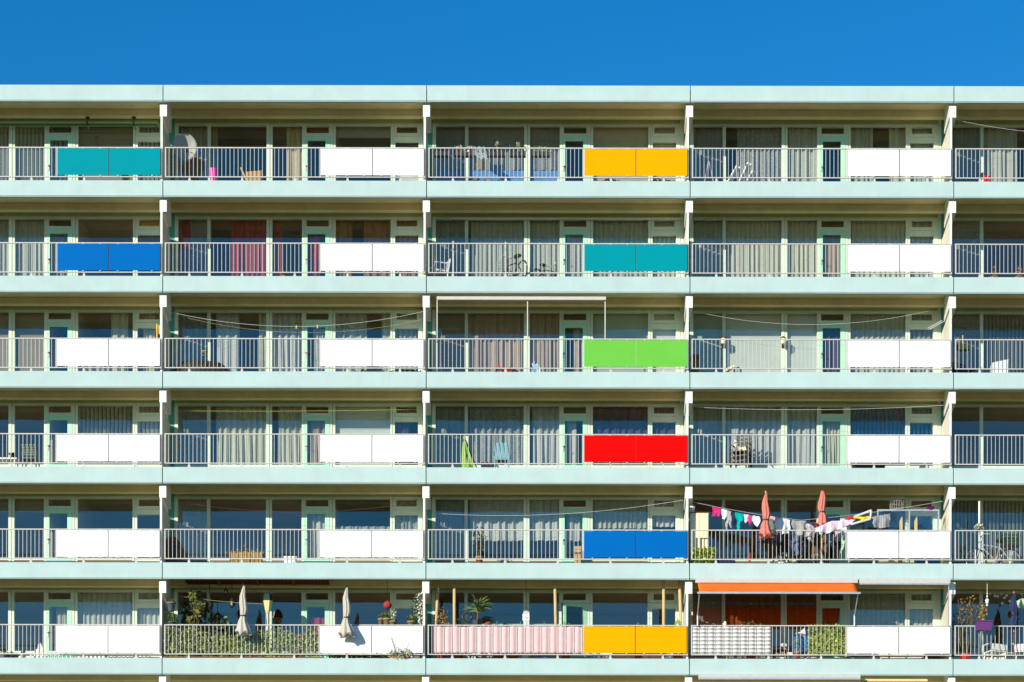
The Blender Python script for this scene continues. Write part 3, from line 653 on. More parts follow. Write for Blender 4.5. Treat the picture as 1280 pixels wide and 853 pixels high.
# deck chairs
for i, (px, hgt) in enumerate(((914, 207), (928, 203), (934, 213))):
    c = W(px, 226, .5 + .16 * i); c.z = FL(1); tp = W(px + 6, hgt, .5 + .16 * i).z
    t = thing('deck_chair', ['white folded deck chair with the steepest back', 'tall white folded deck chair, highest of the three', 'low white folded deck chair nearest the door'][i], 'chair', c, 'white deck chairs')
    for dx in (0, .1): part(MB().tube([(c.x - .3 + dx, c.y + dx, c.z), (c.x + .12 + dx, c.y + dx, tp)], .025, PLASTIC, 6), 'side_rail', t, (c.x - .3 + dx, c.y, c.z))
    part(MB().tube([(c.x + .1, c.y, c.z), (c.x - .18, c.y + .05, c.z + .32)], .02, PLASTIC, 6), 'leg', t)
    q = MB(); k = tp - c.z
    q.grid(lambda u, v: (c.x - .28 + .4 * v + .1 * u, c.y + .1 * u + .02, c.z + .04 + k * v - .04 * math.sin(PI * v)), 4, 8, PLASTIC); part(q, 'sling', t, smooth=True)
c = W(884, 226, .5); c.z = FL(1); t = thing('folding_trestle', 'grey folding trestle with splayed legs by the side screen', 'trestle', c)
zt = W(884, 200, .5).z
for dx in (-.12, .14): part(MB().tube([(c.x, .5, zt), (c.x + dx * 1.4, .5, c.z)], .018, M_STEEL, 6), 'leg', t, (c.x + dx, .5, c.z))
part(MB().tube([(c.x - .35, .5, c.z + .22), (c.x + .3, .5, c.z + .2)], .015, M_STEEL, 6), 'crossbar', t)
c = W(1226.5, 226, .6); c.z = FL(1); t = thing('garden_ornament', 'small black and white garden ornament standing by the mullion', 'ornament', c)
part(MB().lathe(c, [(.09, 0), (.11, .1), (.11, .3), (.07, .42), (.075, .52), (.04, .58)], M_DARK, 14), 'body', t, smooth=True); part(MB().lathe(c + Vector((0, -.06, .06)), [(.03, 0), (.065, .08), (.06, .26), (.02, .32)], PLASTIC, 12), 'front_patch', t, smooth=True)
boxthing('storage_box', 'red box on the floor beside the black and white ornament', 'box', 1228, 1236, 219, 232, .4, .2, REDPL, base=FL(1))
line('clothesline', 'thin pale clothesline crossing the flat next to the deck chairs', (W(1196, 150, .5), W(1310, 166, .5)), sag=.05, r=.0035)

# ------------------------------------------------------------------ storey 2
chair('plastic_chair', 'white plastic armchair beside the bicycles', 547, .7, 2, -70, PLASTIC, .8)
bicycle('black city bicycle with a pale wire front basket', 640, .62, 2, 122, .92, M_DARK, basket=True)
bicycle('small dark child bicycle near the turquoise panels', 683, .75, 2, 40, .72, M_DARK)
for i, px in enumerate((565, 630.5)):
    c = W(px, 346, .3); zt = W(px, [302, 303][i], .3).z
    one(MB().tube([(c.x, .3, FL(2)), (c.x, .3, zt)], .024, M_RAIL, 8).box(c.x - .09, c.x + .09, .21, .39, FL(2), FL(2) + .03, M_RAIL), 'white_pole', ['white pole standing near the plastic armchair', 'white pole standing behind the bicycle basket'][i], 'pole', (c.x, .3, FL(2)), 'white poles behind the rail')
for i, px in enumerate((1241, 1272)):
    potted('plant_bowl', ['terracotta bowl with thin dry stems, wider of two', 'small terracotta bowl past the wider bowl'][i], px, 345, .35, .13, .2, TERRA, LEAF['dry'], (.12, .08, .12), 16, .2, base=FL(2), group='terracotta bowls')
potted('potted_plant', 'small cactus pot between the red curtains and the door', 353, 346, .5, .09, .25, TERRA, LEAF['olive'], (.07, .06, .1), 40, .08, base=FL(2))
# white edge of the sun shade on the bicycle flat
a = W(560, 273.5, 1.42); e = W(852, 273.5, 1.42); one(MB().box(a.x, e.x, 1.4, 1.44, a.z - .02, a.z + .02, M_WHITE).box(a.x, a.x + .04, 1.441, 1.52, a.z - .02, a.z + .02, M_WHITE), 'shade_rail', 'thin white shade rail over the windows of the bicycle flat', 'rail', (a.x, 1.42, a.z))
line('clothesline', 'slack washing line in the flat beside the bicycle balcony', (W(866, 300, .6), W(905, 316, 1.2)), sag=.01, r=.0035)

# ------------------------------------------------------------------ storey 3
a = W(194.7, 420, .5); zt = W(194.7, 406, .5).z
c = W(198, 466, .5); t = thing('spirit_level', 'yellow tool standing upright by the side screen', 'tool', (c.x, .5, FL(3)))
YEL = mat('yellow_lacquer', (.75, .42, .02), .4, .06, 6)
part(MB().box(a.x - .02, a.x + .012, .48, .53, FL(3), zt, YEL), 'bar', t); b_ = W(198.5, 412, .5); part(MB().box(b_.x - .035, b_.x + .03, .47, .54, b_.z - .16, b_.z + .1, YEL), 'head', t)
line('clothesline', 'white clothesline with two pegs sagging in front of the windows', (W(211, 391, .45), W(527, 390, .45)), sag=.43, r=.0042, pegs=(.5, .6))
line('clothesline', 'thin yellowish cord sagging behind the white clothesline', (W(212, 393, .8), W(526, 400, .8)), sag=.47, r=.0035, m=mat('yellow_cord', (.5, .42, .2), .8))
c = W(248, 466, .55); t = thing('covered_table', 'low table under a dark draped cover behind the bars', 'table', (c.x, .7, FL(3)))
DK = mat('dark_tarpaulin', (.035, .032, .028), .6, .3, 6)
def cov(u, v):
    a_ = 2 * PI * u; rr = (.30 + .5 * v) * (1 + .06 * math.sin(7 * a_)); return (c.x + rr * math.cos(a_) * 1.25, .75 + .45 * rr * math.sin(a_), FL(3) + .60 - .30 * v * v * (1.6) + .03 * math.sin(5 * a_ + 2))
q = MB().grid(cov, 30, 8, DK); q.lathe((c.x, .75, FL(3) + .55), [(.38, 0), (.34, .05)], DK, 20, sy=.5); part(q, 'cover', t, smooth=True)
for sx in (-1, 1): part(MB().tube([(c.x + sx * .5, .75, FL(3)), (c.x + sx * .3, .75, FL(3) + .5)], .025, M_STEEL, 6), 'leg', t, (c.x + sx * .5, .75, FL(3)))
potted('potted_plant', 'grey pot standing on the dark covered table', 254, 446, .72, .09, .14, mat('grey_pot', (.35, .35, .30), .8), LEAF['dark'], (.06, .05, .06), 26, .04)
for i, px in enumerate((460, 505)):
    potted('potted_plant', ['low leafy pot under the panels, flat with the white clothesline', 'dark bushy pot under the panels by the slim window'][i], px, 466, .35, .1, .13, BLACKPOT, LEAF['pale'] if i == 0 else LEAF['dark'], (.5, .1, .07), 150, .05, base=FL(3))
# retracted awning of the lime-panelled flat
a = W(544, 372.6, -.02); e = W(756, 368.6, -.02); t = thing('retracted_awning', 'retracted white awning on three thin poles over the lime-panelled flat', 'awning', ((a.x + e.x) / 2, 0, a.z))
part(MB().box(a.x, e.x, .125, .24, a.z, e.z, M_RAIL).box(a.x, e.x, .10, .124, a.z - .01, a.z + .02, M_RAIL), 'cassette', t)
for px, pb in ((545, 452), (658, 424), (755, 424)):
    p = W(px, 372.6, .18); zb = W(px, pb, .18).z if px > 600 else FL(3); part(MB().tube([(p.x, .18, p.z), (p.x, .18, zb)], .017, M_RAIL, 8), 'pole', t, (p.x, .18, zb))
c = W(632, 466, .5); c.z = FL(3); t = thing('tricycle', 'red child tricycle lying on the floor, lime-panelled flat', 'tricycle', c)
R_ = Matrix.Rotation(.6, 3, 'Z'); wheel(t, c + Vector((-.2, 0, .19)), .15, R_); wheel(t, c + Vector((.25, .1, .15)), .11, R_); wheel(t, c + Vector((.25, -.1, .15)), .11, R_)
part(MB().tube([c + Vector((-.2, 0, .2)), c + Vector((-.24, 0, .46))], .025, REDPL, 6).tube([c + Vector((-.22, 0, .36)), c + Vector((.25, 0, .2))], .03, REDPL, 6), 'frame', t); part(MB().tube([c + Vector((-.24, -.14, .5)), c + Vector((-.24, .14, .5))], .02, REDPL, 6), 'handlebar', t); part(MB().obox(c + Vector((.12, 0, .33)), (.2, .16, .05), R_, REDPL), 'saddle', t)
garment('laundry_bag', 'crumpled pale blue bag standing by the wide post', [(663, 468), (664, 455), (667, 452), (668, 457), (671, 454), (674, 462), (675, 468)], .5, mat('pale_blue_cloth', (.45, .60, .72), .8, .3, 20), 'bag', None)
# lanterns of storey 3
for i, px in enumerate((903, 977.5)):
    c = W(px, 430, 1.35); t = thing('wall_lantern', ['cream round lantern on the narrow mullion', 'cream round lantern on the wide post'][i], 'lantern', (c.x, 1.5, c.z), 'cream lanterns')
    part(MB().lathe(c, [(.05, 0), (.078, .03), (.078, .15), (.07, .165)], CREAM, 18), 'shade', t, smooth=True); part(MB().lathe(c + Vector((0, 0, .167)), [(.084, 0), (.084, .015), (.04, .06)], BROWN, 18), 'cap', t); part(MB().tube([c + Vector((0, 0, -.04)), c + Vector((0, .15, -.02))], .015, M_DARK, 6).box(c.x - .03, c.x + .03, 1.505, 1.529, c.z - .06, c.z + .1, M_DARK), 'wall_bracket', t)
line('clothesline', 'thin pale line sagging across the flat with two cream lanterns', (W(866, 389, .7), W(1160, 388, .7)), sag=.40, r=.0035)
c = W(1166, 401, .6); t = thing('drying_rack', 'wire drying rack hooked on the side screen', 'drying rack', (c.x, .5, c.z))
q = MB()
for k in range(7): p = W(1160 + k * 2.3, 409 - k * 1.25, .3); q.tube([(p.x, .3, p.z), (p.x + .12, .75, p.z + .12)], .006, M_STEEL, 4)
a = W(1158, 410, .3); e = W(1176, 400, .3); q.tube([a, e], .009, M_WHITE, 5).tube([a + Vector((.12, .45, .12)), e + Vector((.12, .45, .12))], .009, M_WHITE, 5); part(q, 'wire_frame', t)
a = W(1239, 463, .45); e = W(1258.5, 449, .45); t = thing('white_crate', 'white tilted plastic box on the floor behind the bars', 'box', ((a.x + e.x) / 2, .45, FL(3)))
part(MB().prism([(a.x + .01, FL(3) + .12), (e.x - .01, FL(3) + .12), (e.x, e.z), (a.x, e.z - .1)], 'y', .4, .75, PLASTIC), 'shell', t); part(MB().prism([(a.x + .02, FL(3) + .118), (e.x - .04, FL(3) + .118), (e.x - .1, FL(3)), (a.x + .1, FL(3))], 'y', .45, .7, PLASTIC), 'base', t)
c = W(1202, 433, .5); t = thing('hanging_planter', 'green hanging planter box above a folded chair', 'planter', (c.x, .5, c.z)); part(MB().box(c.x - .19, c.x + .19, .45, .6, c.z - .1, c.z + .05, LEAF['dark']), 'trough', t); part(leaves(MB(), (c.x, .52, c.z + .05), (.2, .08, .08), 40, LEAF['dark'], (.03, .05)).tube([(c.x, .5, c.z + .04), (c.x, .5, c.z + .34)], .018, WOOD, 6), 'foliage', t)
part(MB().tube([(c.x - .17, .52, c.z - .1), (c.x - .17, .52, FL(3))], .012, M_STEEL, 5).tube([(c.x + .17, .52, c.z - .1), (c.x + .17, .52, FL(3))], .012, M_STEEL, 5), 'stand', t)
chair('folding_chair', 'dark folding chair under the green planter box', 1204, .9, 3, 30, M_DARK, .7, slats=3, arms=False)
c = W(911, 466, .5); c.z = FL(3); t = thing('tool_trolley', 'cream cart with a round grey wheel below the first lantern', 'cart', c)
part(MB().obox(c + Vector((0, 0, .34)), (.28, .2, .06), Matrix.Rotation(-.5, 3, 'Y'), CREAM).tube([c + Vector((-.2, 0, .12)), c + Vector((.1, 0, .42))], .02, CREAM, 6), 'body', t); wheel(t, c + Vector((.22, -.05, .26)), .1, Matrix.Identity(3))
c = W(868, 466, .5); boxthing('storage_crate', 'dark crate standing at the foot of the side screen, lantern flat', 'box', 863, 872, 443, 466, .5, .3, BROWN, base=FL(3))

# ------------------------------------------------------------------ storey 4
chair('garden_chair', 'green slatted garden chair seen from behind', 37.5, .55, 4, 180, mat('green_grey_slats', (.16, .19, .12), .6, .1, 8), .78, .42, slats=5, arms=False)
c = W(6, 585, .55); c.z = FL(4); t = thing('garden_table', 'small white garden table beside the slatted chair', 'table', c)
part(MB().box(c.x - .4, c.x + .35, .4, .9, c.z + .42, c.z + .46, PLASTIC), 'tabletop', t)
for sx in (-.33, .28): 
    for yy in (.45, .85): part(MB().tube([(c.x + sx, yy, c.z), (c.x + sx, yy, c.z + .42)], .02, PLASTIC, 6), 'leg', t, (c.x + sx, yy, c.z))
potted('potted_plant', 'dark potted plant on the white garden table', 14, 575, .6, .07, .1, BLACKPOT, LEAF['dark'], (.1, .1, .06), 60, .04, base=FL(4) + .46)
line('clothesline', 'yellow clothesline stretched straight across dark windows', (W(222, 514.5, .9), W(526, 512, .9)), sag=.03, r=.0042, m=mat('lime_cord', (.55, .55, .12), .8))
c = W(583, 585, .35); a = W(577.5, 545, .35)
LIME = stripes('lime_cloth', (.36, .54, .12), (.20, .42, .04), .16, 0, soft=.25)
t = thing('covered_airer', 'lime green cloth draped over a leaning dark pole', 'cloth', (c.x, .4, FL(4)))
P0 = [W(577.8, 545, .35), W(574.3, 584, .35), W(593.5, 584, .35), W(585, 556, .35)]
q = MB().grid(lambda u, v: tuple((P0[0].lerp(P0[1], 1 - v)).lerp(P0[0].lerp(P0[3] if v > .7 else P0[2], 1 - v) if False else P0[0].lerp(P0[2], 1 - v), u) + Vector((0, .07 * math.sin(9 * u + 2 * v) * (1 - v) - .05, -.08 * (1 - v)))), 14, 12, LIME); part(q, 'drape', t, smooth=True)
part(MB().tube([W(577.5, 543, .4), W(595, 586, .4)], .018, M_DARK, 6), 'pole', t)
chair('camping_chair', 'light blue fabric chair in front of lace curtains', 626, .6, 4, 180, mat('light_blue_canvas', (.19, .40, .47), .8, .08, 8), .88, .42)
boxthing('storage_crate', 'dark box on the floor beside the lime cloth', 'box', 600, 616, 578, 590, .5, .25, M_DARK, base=FL(4))
t0 = chair('stacked_chair', 'top chair of the stack, seat showing cream slats', 925, .7, 4, -25, mat('black_chair_frame', (.03, .03, .03), .5), 1.02, .5, slats=5, group='stacked garden chairs', z=.30)
chair('stacked_chair', 'middle black chair of the leaning stack', 925, .7, 4, -25, MATS['black_chair_frame'], .95, .5, slats=5, group='stacked garden chairs', z=.15)
chair('stacked_chair', 'lowest black chair of the leaning stack on the floor', 925, .7, 4, -25, MATS['black_chair_frame'], .90, .5, slats=5, group='stacked garden chairs')
garment('seat_cushion', 'cream cushion thrown over the stacked chairs', [(916, 549), (919, 551), (922, 558), (931, 559), (932, 563), (922, 563), (917, 557)], .42, CREAM, 'cushion', None)
line('clothesline', 'white line strung above the blue blinds', (W(868, 509, .6), W(1178, 506, .6)), sag=.10, r=.0042)
for i, (x0, x1) in enumerate(((1065, 1105), (1150, 1160))):
    boxthing('storage_crate', ['long dark box under the panels below the blue blinds', 'small pale box under the panels below the blue blinds'][i], 'box', x0, x1, 580, 590, .35, .25, [M_DARK, PLASTIC][i], base=FL(4))

# ------------------------------------------------------------------ storey 5
c = W(215, 700, .9); t = thing('wooden_cabinet', 'brown wooden cabinet beside the side screen, bamboo planter flat', 'cabinet', (c.x, .9, FL(5)))
a = W(207, 679, .8); e = W(222, 679, .8)
part(MB().box(a.x, e.x, .8, 1.2, FL(5), a.z, BROWN), 'body', t); part(MB().prism([(a.x - .03, a.z + .002), (e.x + .04, a.z + .002), ((a.x + e.x) / 2 + .1, a.z + .16), ((a.x + e.x) / 2 - .1, a.z + .16)], 'y', .77, 1.22, BROWN), 'lid', t); part(MB().box(a.x + .14, e.x - .06, .78, .798, a.z - .45, a.z - .08, M_DARK), 'door', t)
c = W(305, 704, .4); t = thing('bamboo_planter', 'long bamboo cane planter with trailing plants', 'planter', (c.x, .4, FL(5)))
zt = W(305, 691.5, .4).z; x0 = W(287, 0, .4).x; x1 = W(326, 0, .4).x; q = MB(); k = x0; BAM = mat('bamboo', (.50, .33, .12), .7, .25, 12)
while k < x1: q.tube([(k, .35, FL(5) + .01), (k, .35, zt + rl_.uniform(-.03, .02))], .018, BAM, 6); k += .045
q.box(x0, x1, .37, .6, FL(5) + .02, zt - .06, BROWN); part(q, 'trough', t)
part(leaves(MB(), (c.x + .1, .42, zt + .03), (.75, .1, .09), 90, LEAF['pale'], (.025, .05), second=LEAF['dry']).tube([(c.x, .45, zt - .05), (c.x + .02, .45, zt + .22)], .01, LEAF['olive'], 5), 'foliage', t)
q = leaves(MB(), (c.x, .45, zt + .2), (.06, .05, .08), 20, LEAF['olive'], (.03, .05)); part(q, 'seed_head', t)
boxthing('plant_tray', 'white plant tray lying near the wide post', 'tray', 354, 369, 696, 708, .5, .22, PLASTIC, base=FL(5))
line('clothesline', 'red cord sagging across the flat with the bamboo planter', (W(222, 628, .9), W(520, 628, .9)), sag=.30, r=.0035, m=mat('red_cord', (.28, .05, .03), .8))
potted('potted_plant', 'tall leafy climber in a terracotta pot, blue-panelled flat', 598, 704, .6, .11, .4, TERRA, LEAF['dark'], (.22, .12, .42), 170, .55, base=FL(5), second=LEAF['ivy'])
boxthing('cardboard_box', 'upright brown cardboard box in front of the balcony door', 'box', 717, 725, 683, 705, 1.1, .3, mat('cardboard', (.45, .30, .16), .9), base=FL(5))
line('clothesline', 'white line rising towards the post over blue panels', (W(540, 642, .7), W(853, 625, .7)), sag=.22, r=.0042)
# laundry balcony
t = thing('laundry_cabinet', 'tall cream cabinet by the post of the laundry balcony', 'cabinet', (W(873, 703, .45).x, .6, FL(5)))
a = W(861.5, 640, .45); e = W(884.6, 640, .45); part(MB().box(a.x, e.x, .45, .8, FL(5), a.z - .03, CREAM), 'body', t); part(MB().box(a.x - .01, e.x + .012, .44, .81, a.z - .029, a.z, BROWN), 'top', t); part(MB().box(a.x + .02, (a.x + e.x) / 2 - .004, .432, .449, FL(5) + .05, a.z - .06, CREAM).box((a.x + e.x) / 2 + .004, e.x - .02, .432, .449, FL(5) + .05, a.z - .06, CREAM), 'doors', t)
c = W(864.5, 640, .6); c.z = a.z + .001; t = thing('bucket', 'white bucket standing on the cream cabinet', 'bucket', c); part(MB().lathe(c, [(.06, 0), (.08, .19), (.085, .19), (.085, .21), (.07, .21), (.068, .18)], PLASTIC, 16), 'tub', t); part(MB().tube([c + Vector((-.08, 0, .2)), c + Vector((-.05, -.07, .13)), c + Vector((.05, -.07, .13)), c + Vector((.08, 0, .2))], .005, M_STEEL, 5), 'handle', t)
c = W(879, 694, .25); t = thing('leafy_shrub', 'yellow-green clipped shrub in front of the cream cabinet', 'plant', (c.x, .28, FL(5))); part(leaves(MB(), (c.x, .27, c.z - .08), (.34, .14, .30), 620, LEAF['lime'], (.045, .075), 'box', second=LEAF['ivy']), 'foliage', t); part(MB().box(c.x - .3, c.x + .3, .2, .36, FL(5), FL(5) + .12, BLACKPOT), 'trough', t)
LINEP = (W(863, 627, .35), W(1000, 650, .35))
line('clothesline', 'pale clothesline loaded with laundry, sloping down from the post', LINEP, sag=.04, r=.0042)
GM = lambda n, c_, v=.12: mat(n, c_, .9, v, 18, spec=.05)
pinkg = GM('pink_cotton', (.62, .03, .17)); whiteg = GM('white_cotton', (.80, .80, .80), .06); greyg = GM('grey_cotton', (.35, .35, .34)); navyg = GM('navy_cotton', (.03, .04, .09)); tealg = GM('teal_cotton', (.0, .38, .34)); magg = GM('magenta_cotton', (.62, .08, .28)); mixg = GM('printed_cotton', (.42, .40, .42), .7); lilac = stripes('patterned_sheet', (.80, .74, .82), (.72, .46, .58), .17, 0, soft=.3); yelg = GM('yellow_cotton', (.9, .66, .02)); roseg = GM('rose_cotton', (.8, .42, .48)); redg = GM('red_cotton', (.6, .03, .03))
garment('shorts', 'pink shorts pegged nearest the cream cabinet', [(889.5, 633.5), (899.5, 635.5), (900, 646), (896, 646), (895, 640), (893, 645), (889.5, 645)], .33, pinkg)
garment('top', 'white top hanging next to the pink shorts', [(899, 636), (908, 637.5), (908.5, 643), (905, 650), (902, 648), (901, 643), (899, 641)], .34, whiteg)
garment('trousers', 'long grey trousers hanging over the rail', [(906.5, 638), (913, 639), (914, 661), (911, 660), (910, 649), (907.5, 662), (906, 661)], .33, greyg)
garment('shirt', 'navy shirt between grey trousers and teal pyjamas', [(913, 640), (918.5, 640.5), (919, 654), (914, 658), (912.5, 650)], .36, navyg)
garment('pyjamas', 'teal printed pyjama suit with dangling legs', [(918.6, 640), (928.4, 642), (928, 651), (924.5, 653), (922.5, 662), (919.5, 662), (921, 651), (918.2, 648)], .33, tealg)
garment('top', 'small white top right after the teal pyjamas', [(926.5, 642), (935, 643.5), (934, 651), (930, 654), (927, 650)], .35, whiteg)
garment('shirt', 'magenta shirt with narrow tail on the line', [(934, 643.5), (940, 644.5), (939.5, 651), (937, 658), (934.5, 654), (933, 650)], .33, magg)
garment('top', 'white printed top hanging before the first salmon parasol', [(940, 644.5), (949.5, 646), (949, 652), (946, 659), (943, 656), (939, 651)], .34, whiteg)
garment('cloth', 'narrow rose cloth bunched between parasol and white shirt', [(960, 645), (973, 646.5), (970, 649.5), (960, 648.5)], .33, roseg)
garment('shirt', 'large white shirt beside the rose cloth', [(969, 646.5), (976, 648), (986.5, 650), (986, 666), (975, 668), (971, 662), (967, 657)], .34, whiteg)
garment('trousers', 'grey trousers folded over the line, reaching below the rail', [(988.4, 650), (1006.5, 651), (1004, 661), (1003, 671), (995, 668), (989, 659)], .33, greyg)
garment('shirt', 'dark printed shirt bunched before the big sheet', [(1004, 653), (1013, 655), (1019, 660), (1016, 678), (1009, 676), (1006, 668)], .36, mixg)
garment('bed_sheet', 'big pink and white patterned sheet spread along the rail', [(1014.7, 661), (1030, 655), (1038, 651), (1068, 649), (1063, 655), (1050, 660), (1036, 666), (1018, 664)], .0, lilac)
blackg = GM('black_cotton', (.02, .02, .022)); bluewash = GM('washed_denim', (.10, .14, .24)); browng = GM('brown_cotton', (.13, .08, .05))
garment('jacket', 'black jacket on the rack under the large white shirt', [(966, 664), (984, 665), (985, 690), (968, 690)], .62, blackg)
garment('jeans', 'faded jeans hanging low between the two parasols', [(986, 668), (998, 669), (997, 694), (992, 694), (991.5, 677), (988, 694), (985.5, 693)], .6, bluewash)
garment('coat', 'dark brown coat hanging low behind the second parasol', [(1014, 668), (1032, 667), (1034, 693), (1014, 692)], .64, browng)
garment('shirt', 'black shirt hanging low beside the white panels', [(1038, 664), (1052, 664), (1051, 686), (1047, 688), (1040, 686)], .6, blackg)
garment('shirt', 'pale printed shirt hanging under the patterned sheet', [(1042, 660), (1050, 660), (1049, 676), (1043, 677)], .5, mixg)
garment('socks', 'small white sock pegged after the big patterned sheet', [(1051, 661), (1054, 661), (1054.5, 668), (1052, 669)], .45, whiteg)
garment('top', 'pink striped top bunched at the shirts, near the rail', [(976, 652), (983, 653), (982, 664), (977, 665)], .42, roseg)
garment('towel', 'dark towel hanging low before the first parasol', [(944, 660), (953, 660), (953, 688), (945, 689)], .6, navyg)
garment('shirt', 'grey-green shirt hanging behind the rose cloth', [(960, 648), (972, 649), (972, 668), (961, 667)], .55, GM('sage_cotton', (.16, .20, .16)))
garment('skirt', 'dark patterned skirt bunched right before the second parasol', [(1008, 652), (1021, 653), (1024, 672), (1007, 670)], .6, GM('dark_print', (.06, .05, .08), .6))
garment('trousers', 'navy trousers hanging low under the grey trousers', [(999, 664), (1008, 665), (1008, 692), (1004.5, 692), (1003.5, 676), (1002, 692), (998.5, 691)], .68, navyg)
garment('shirt', 'long white shirt hanging low under the pink sheet, almost at the white panels', [(1052, 659), (1058, 659), (1058.5, 674), (1053, 675)], .56, whiteg)
garment('cloth', 'yellow cloth hanging under the open vent', [(1066, 645.5), (1087, 645), (1086, 647), (1079, 648), (1077, 651.5), (1073, 648.5), (1066, 648)], .3, yelg)
garment('cloth', 'red cloth knotted beside the yellow cloth', [(1056, 646), (1067, 645), (1067, 648.5), (1056, 649.5)], .32, redg)
garment('towel', 'ribbed grey towel slung over the glazed screen', [(1089, 646), (1100, 643.5), (1112, 642), (1111, 658), (1104, 659.5), (1091, 659.5)], .45, stripes('grey_towel', (.36, .35, .37), (.26, .25, .27), .07, 0))
line('clothesline', 'cord from the open vent past the wire basket to the post', (W(1000, 650, .35), W(1177, 626, .5)), sag=.05, r=.0042)
SALM = mat('salmon_canvas', (.62, .20, .15), .85, .10, 8, spec=.05); IVO = mat('ivory_canvas', (.52, .47, .39), .85, .08, 8, spec=.05)
parasol('closed salmon parasol above the shirts, hem over the rail', 956, 616, 670, -.22, FZ(5) + .78, SALM, WOOD, .19)
parasol('closed salmon parasol rising behind the patterned sheet', 1026.5, 611, 657, .32, FL(5), SALM, WOOD, .17)
# open vent, wire basket, glazed screen
a = W(1063, 655, .9); e = W(1088, 637, .9); t = thing('propped_window', 'white window sash propped open above the yellow cloth', 'window', (a.x, 1.0, a.z))
P4 = [W(1063, 647, 1.3), W(1088, 637.5, .8), W(1087, 648, .8), W(1063, 655, 1.3)]; q = MB()
for i in range(4): q.tube([P4[i], P4[(i + 1) % 4]], .03, PLASTIC, 4)
part(q, 'frame', t); part(MB().add(P4, [(0, 1, 2, 3)], GLASS), 'pane', t)
c = W(1120, 630, .9); t = thing('hanging_basket', 'large wire basket hanging under the ceiling', 'basket', (c.x, .9, c.z)); q = MB()
for k in range(9): a_ = PI * k / 9; q.tube([c + Vector((.22 * math.cos(a_), .2 * math.sin(a_), .17)), c + Vector((.2 * math.cos(a_), .18 * math.sin(a_), -.17))], .008, M_STEEL, 4).tube([c - Vector((.22 * math.cos(a_), .2 * math.sin(a_), -.17)), c - Vector((.2 * math.cos(a_), .18 * math.sin(a_), .17))], .008, M_STEEL, 4)
for zz in (-.17, -.05, .06, .17): q.tube([c + Vector((.22 * math.cos(2 * PI * i / 16), .2 * math.sin(2 * PI * i / 16), zz)) for i in range(17)], .009, M_STEEL, 4)
part(q, 'wire_mesh', t); part(leaves(MB(), c, (.17, .15, .13), 70, LEAF['olive'], (.04, .07)), 'contents', t); part(MB().tube([c + Vector((0, 0, .17)), (c.x, .9, FZ(4) - .28)], .008, M_STEEL, 4), 'hanger', t)
t = thing('glazed_screen', 'glazed wind screen in pale frames behind the white panels', 'screen', (W(1135, 703, .55).x, .55, FL(5))); q = MB(); zt = W(1135, 638.5, .55).z
xs_ = [W(p_, 0, .55).x for p_ in (1096, 1135.5, 1172)]
for xx in xs_: q.box(xx - .02, xx + .02, .53, .57, FL(5), zt, M_STEEL)
q.box(xs_[0] - .02, xs_[2] + .02, .528, .572, zt + .001, zt + .05, M_STEEL); part(q, 'frame', t)
for i in range(2): part(MB().add([(xs_[i] + .02, .55, FL(5) + .05), (xs_[i + 1] - .02, .55, FL(5) + .05), (xs_[i + 1] - .02, .55, zt), (xs_[i] + .02, .55, zt)], [(0, 1, 2, 3)], GLASS), 'pane', t, (xs_[i], .55, FL(5)))
for i, px in enumerate((1125, 1143.5)):
    a = W(px, 645, .4); one(MB().prism([(a.x - .045, FL(5)), (a.x + .045, FL(5)), (a.x + .045, a.z - .1), (a.x + .03, a.z), (a.x - .04, a.z - .14)], 'y', .38, .42, WOOD), 'timber_plank', ['pale plank leaning before the screen, nearer the towel', 'pale plank leaning before the screen, past its middle frame'][i], 'plank', (a.x, .4, FL(5)), 'planks before the glazed screen')
c = W(1163, 634, .8); garment('cloth', 'purple cloth bundled on top of the glazed screen', [(1157, 633), (1166, 632), (1168, 637), (1157, 637)], .55, GM('purple_cotton', (.10, .01, .09)))
boxthing('plastic_tub', 'bright blue plastic tub under the panels, laundry balcony', 'tub', 1144, 1174, 697.5, 708, .35, .3, BLUEPL, base=FL(5))
boxthing('plastic_tub', 'navy plastic tub beside the yellow-green shrub', 'tub', 895, 912, 698, 708, .35, .3, navyg, base=FL(5))
c = W(1113, 703, .4); c.z = FL(5); one(MB().lathe(c, [(.08, 0), (.13, .1), (.13, .2), (.07, .27)], CREAM, 16), 'stone_jar', 'round cream jar seen under the white panels, laundry balcony', 'jar', c, smooth=True)
c = W(936, 703, .6); c.z = FL(5); t = thing('toy_scooter', 'red toy scooter standing behind the bars under the laundry', 'scooter', c)
part(MB().tube([c, c + Vector((0, 0, .52))], .03, REDPL, 6).tube([c + Vector((-.12, 0, .5)), c + Vector((.12, 0, .5))], .02, M_DARK, 6), 'steering_column', t); part(MB().box(c.x - .05, c.x + .4, .55, .65, c.z + .07, c.z + .11, REDPL), 'deck', t); wheel(t, c + Vector((0, 0, .08)), .07, Matrix.Identity(3)); wheel(t, c + Vector((.38, 0, .08)), .07, Matrix.Identity(3))
bicycle('dark bicycle half hidden behind the patterned sheet', 1030, .85, 5, 70, .95, M_DARK)
bicycle('bicycle lying under the hanging shirts', 992, .95, 5, 15, .8, GM('green_enamel', (.2, .3, .2)))
potted('potted_plant', 'white flower pot under the first salmon parasol', 976, 703, .5, .1, .22, PLASTIC, LEAF['pale'], (.1, .08, .06), 30, .05, base=FL(5))
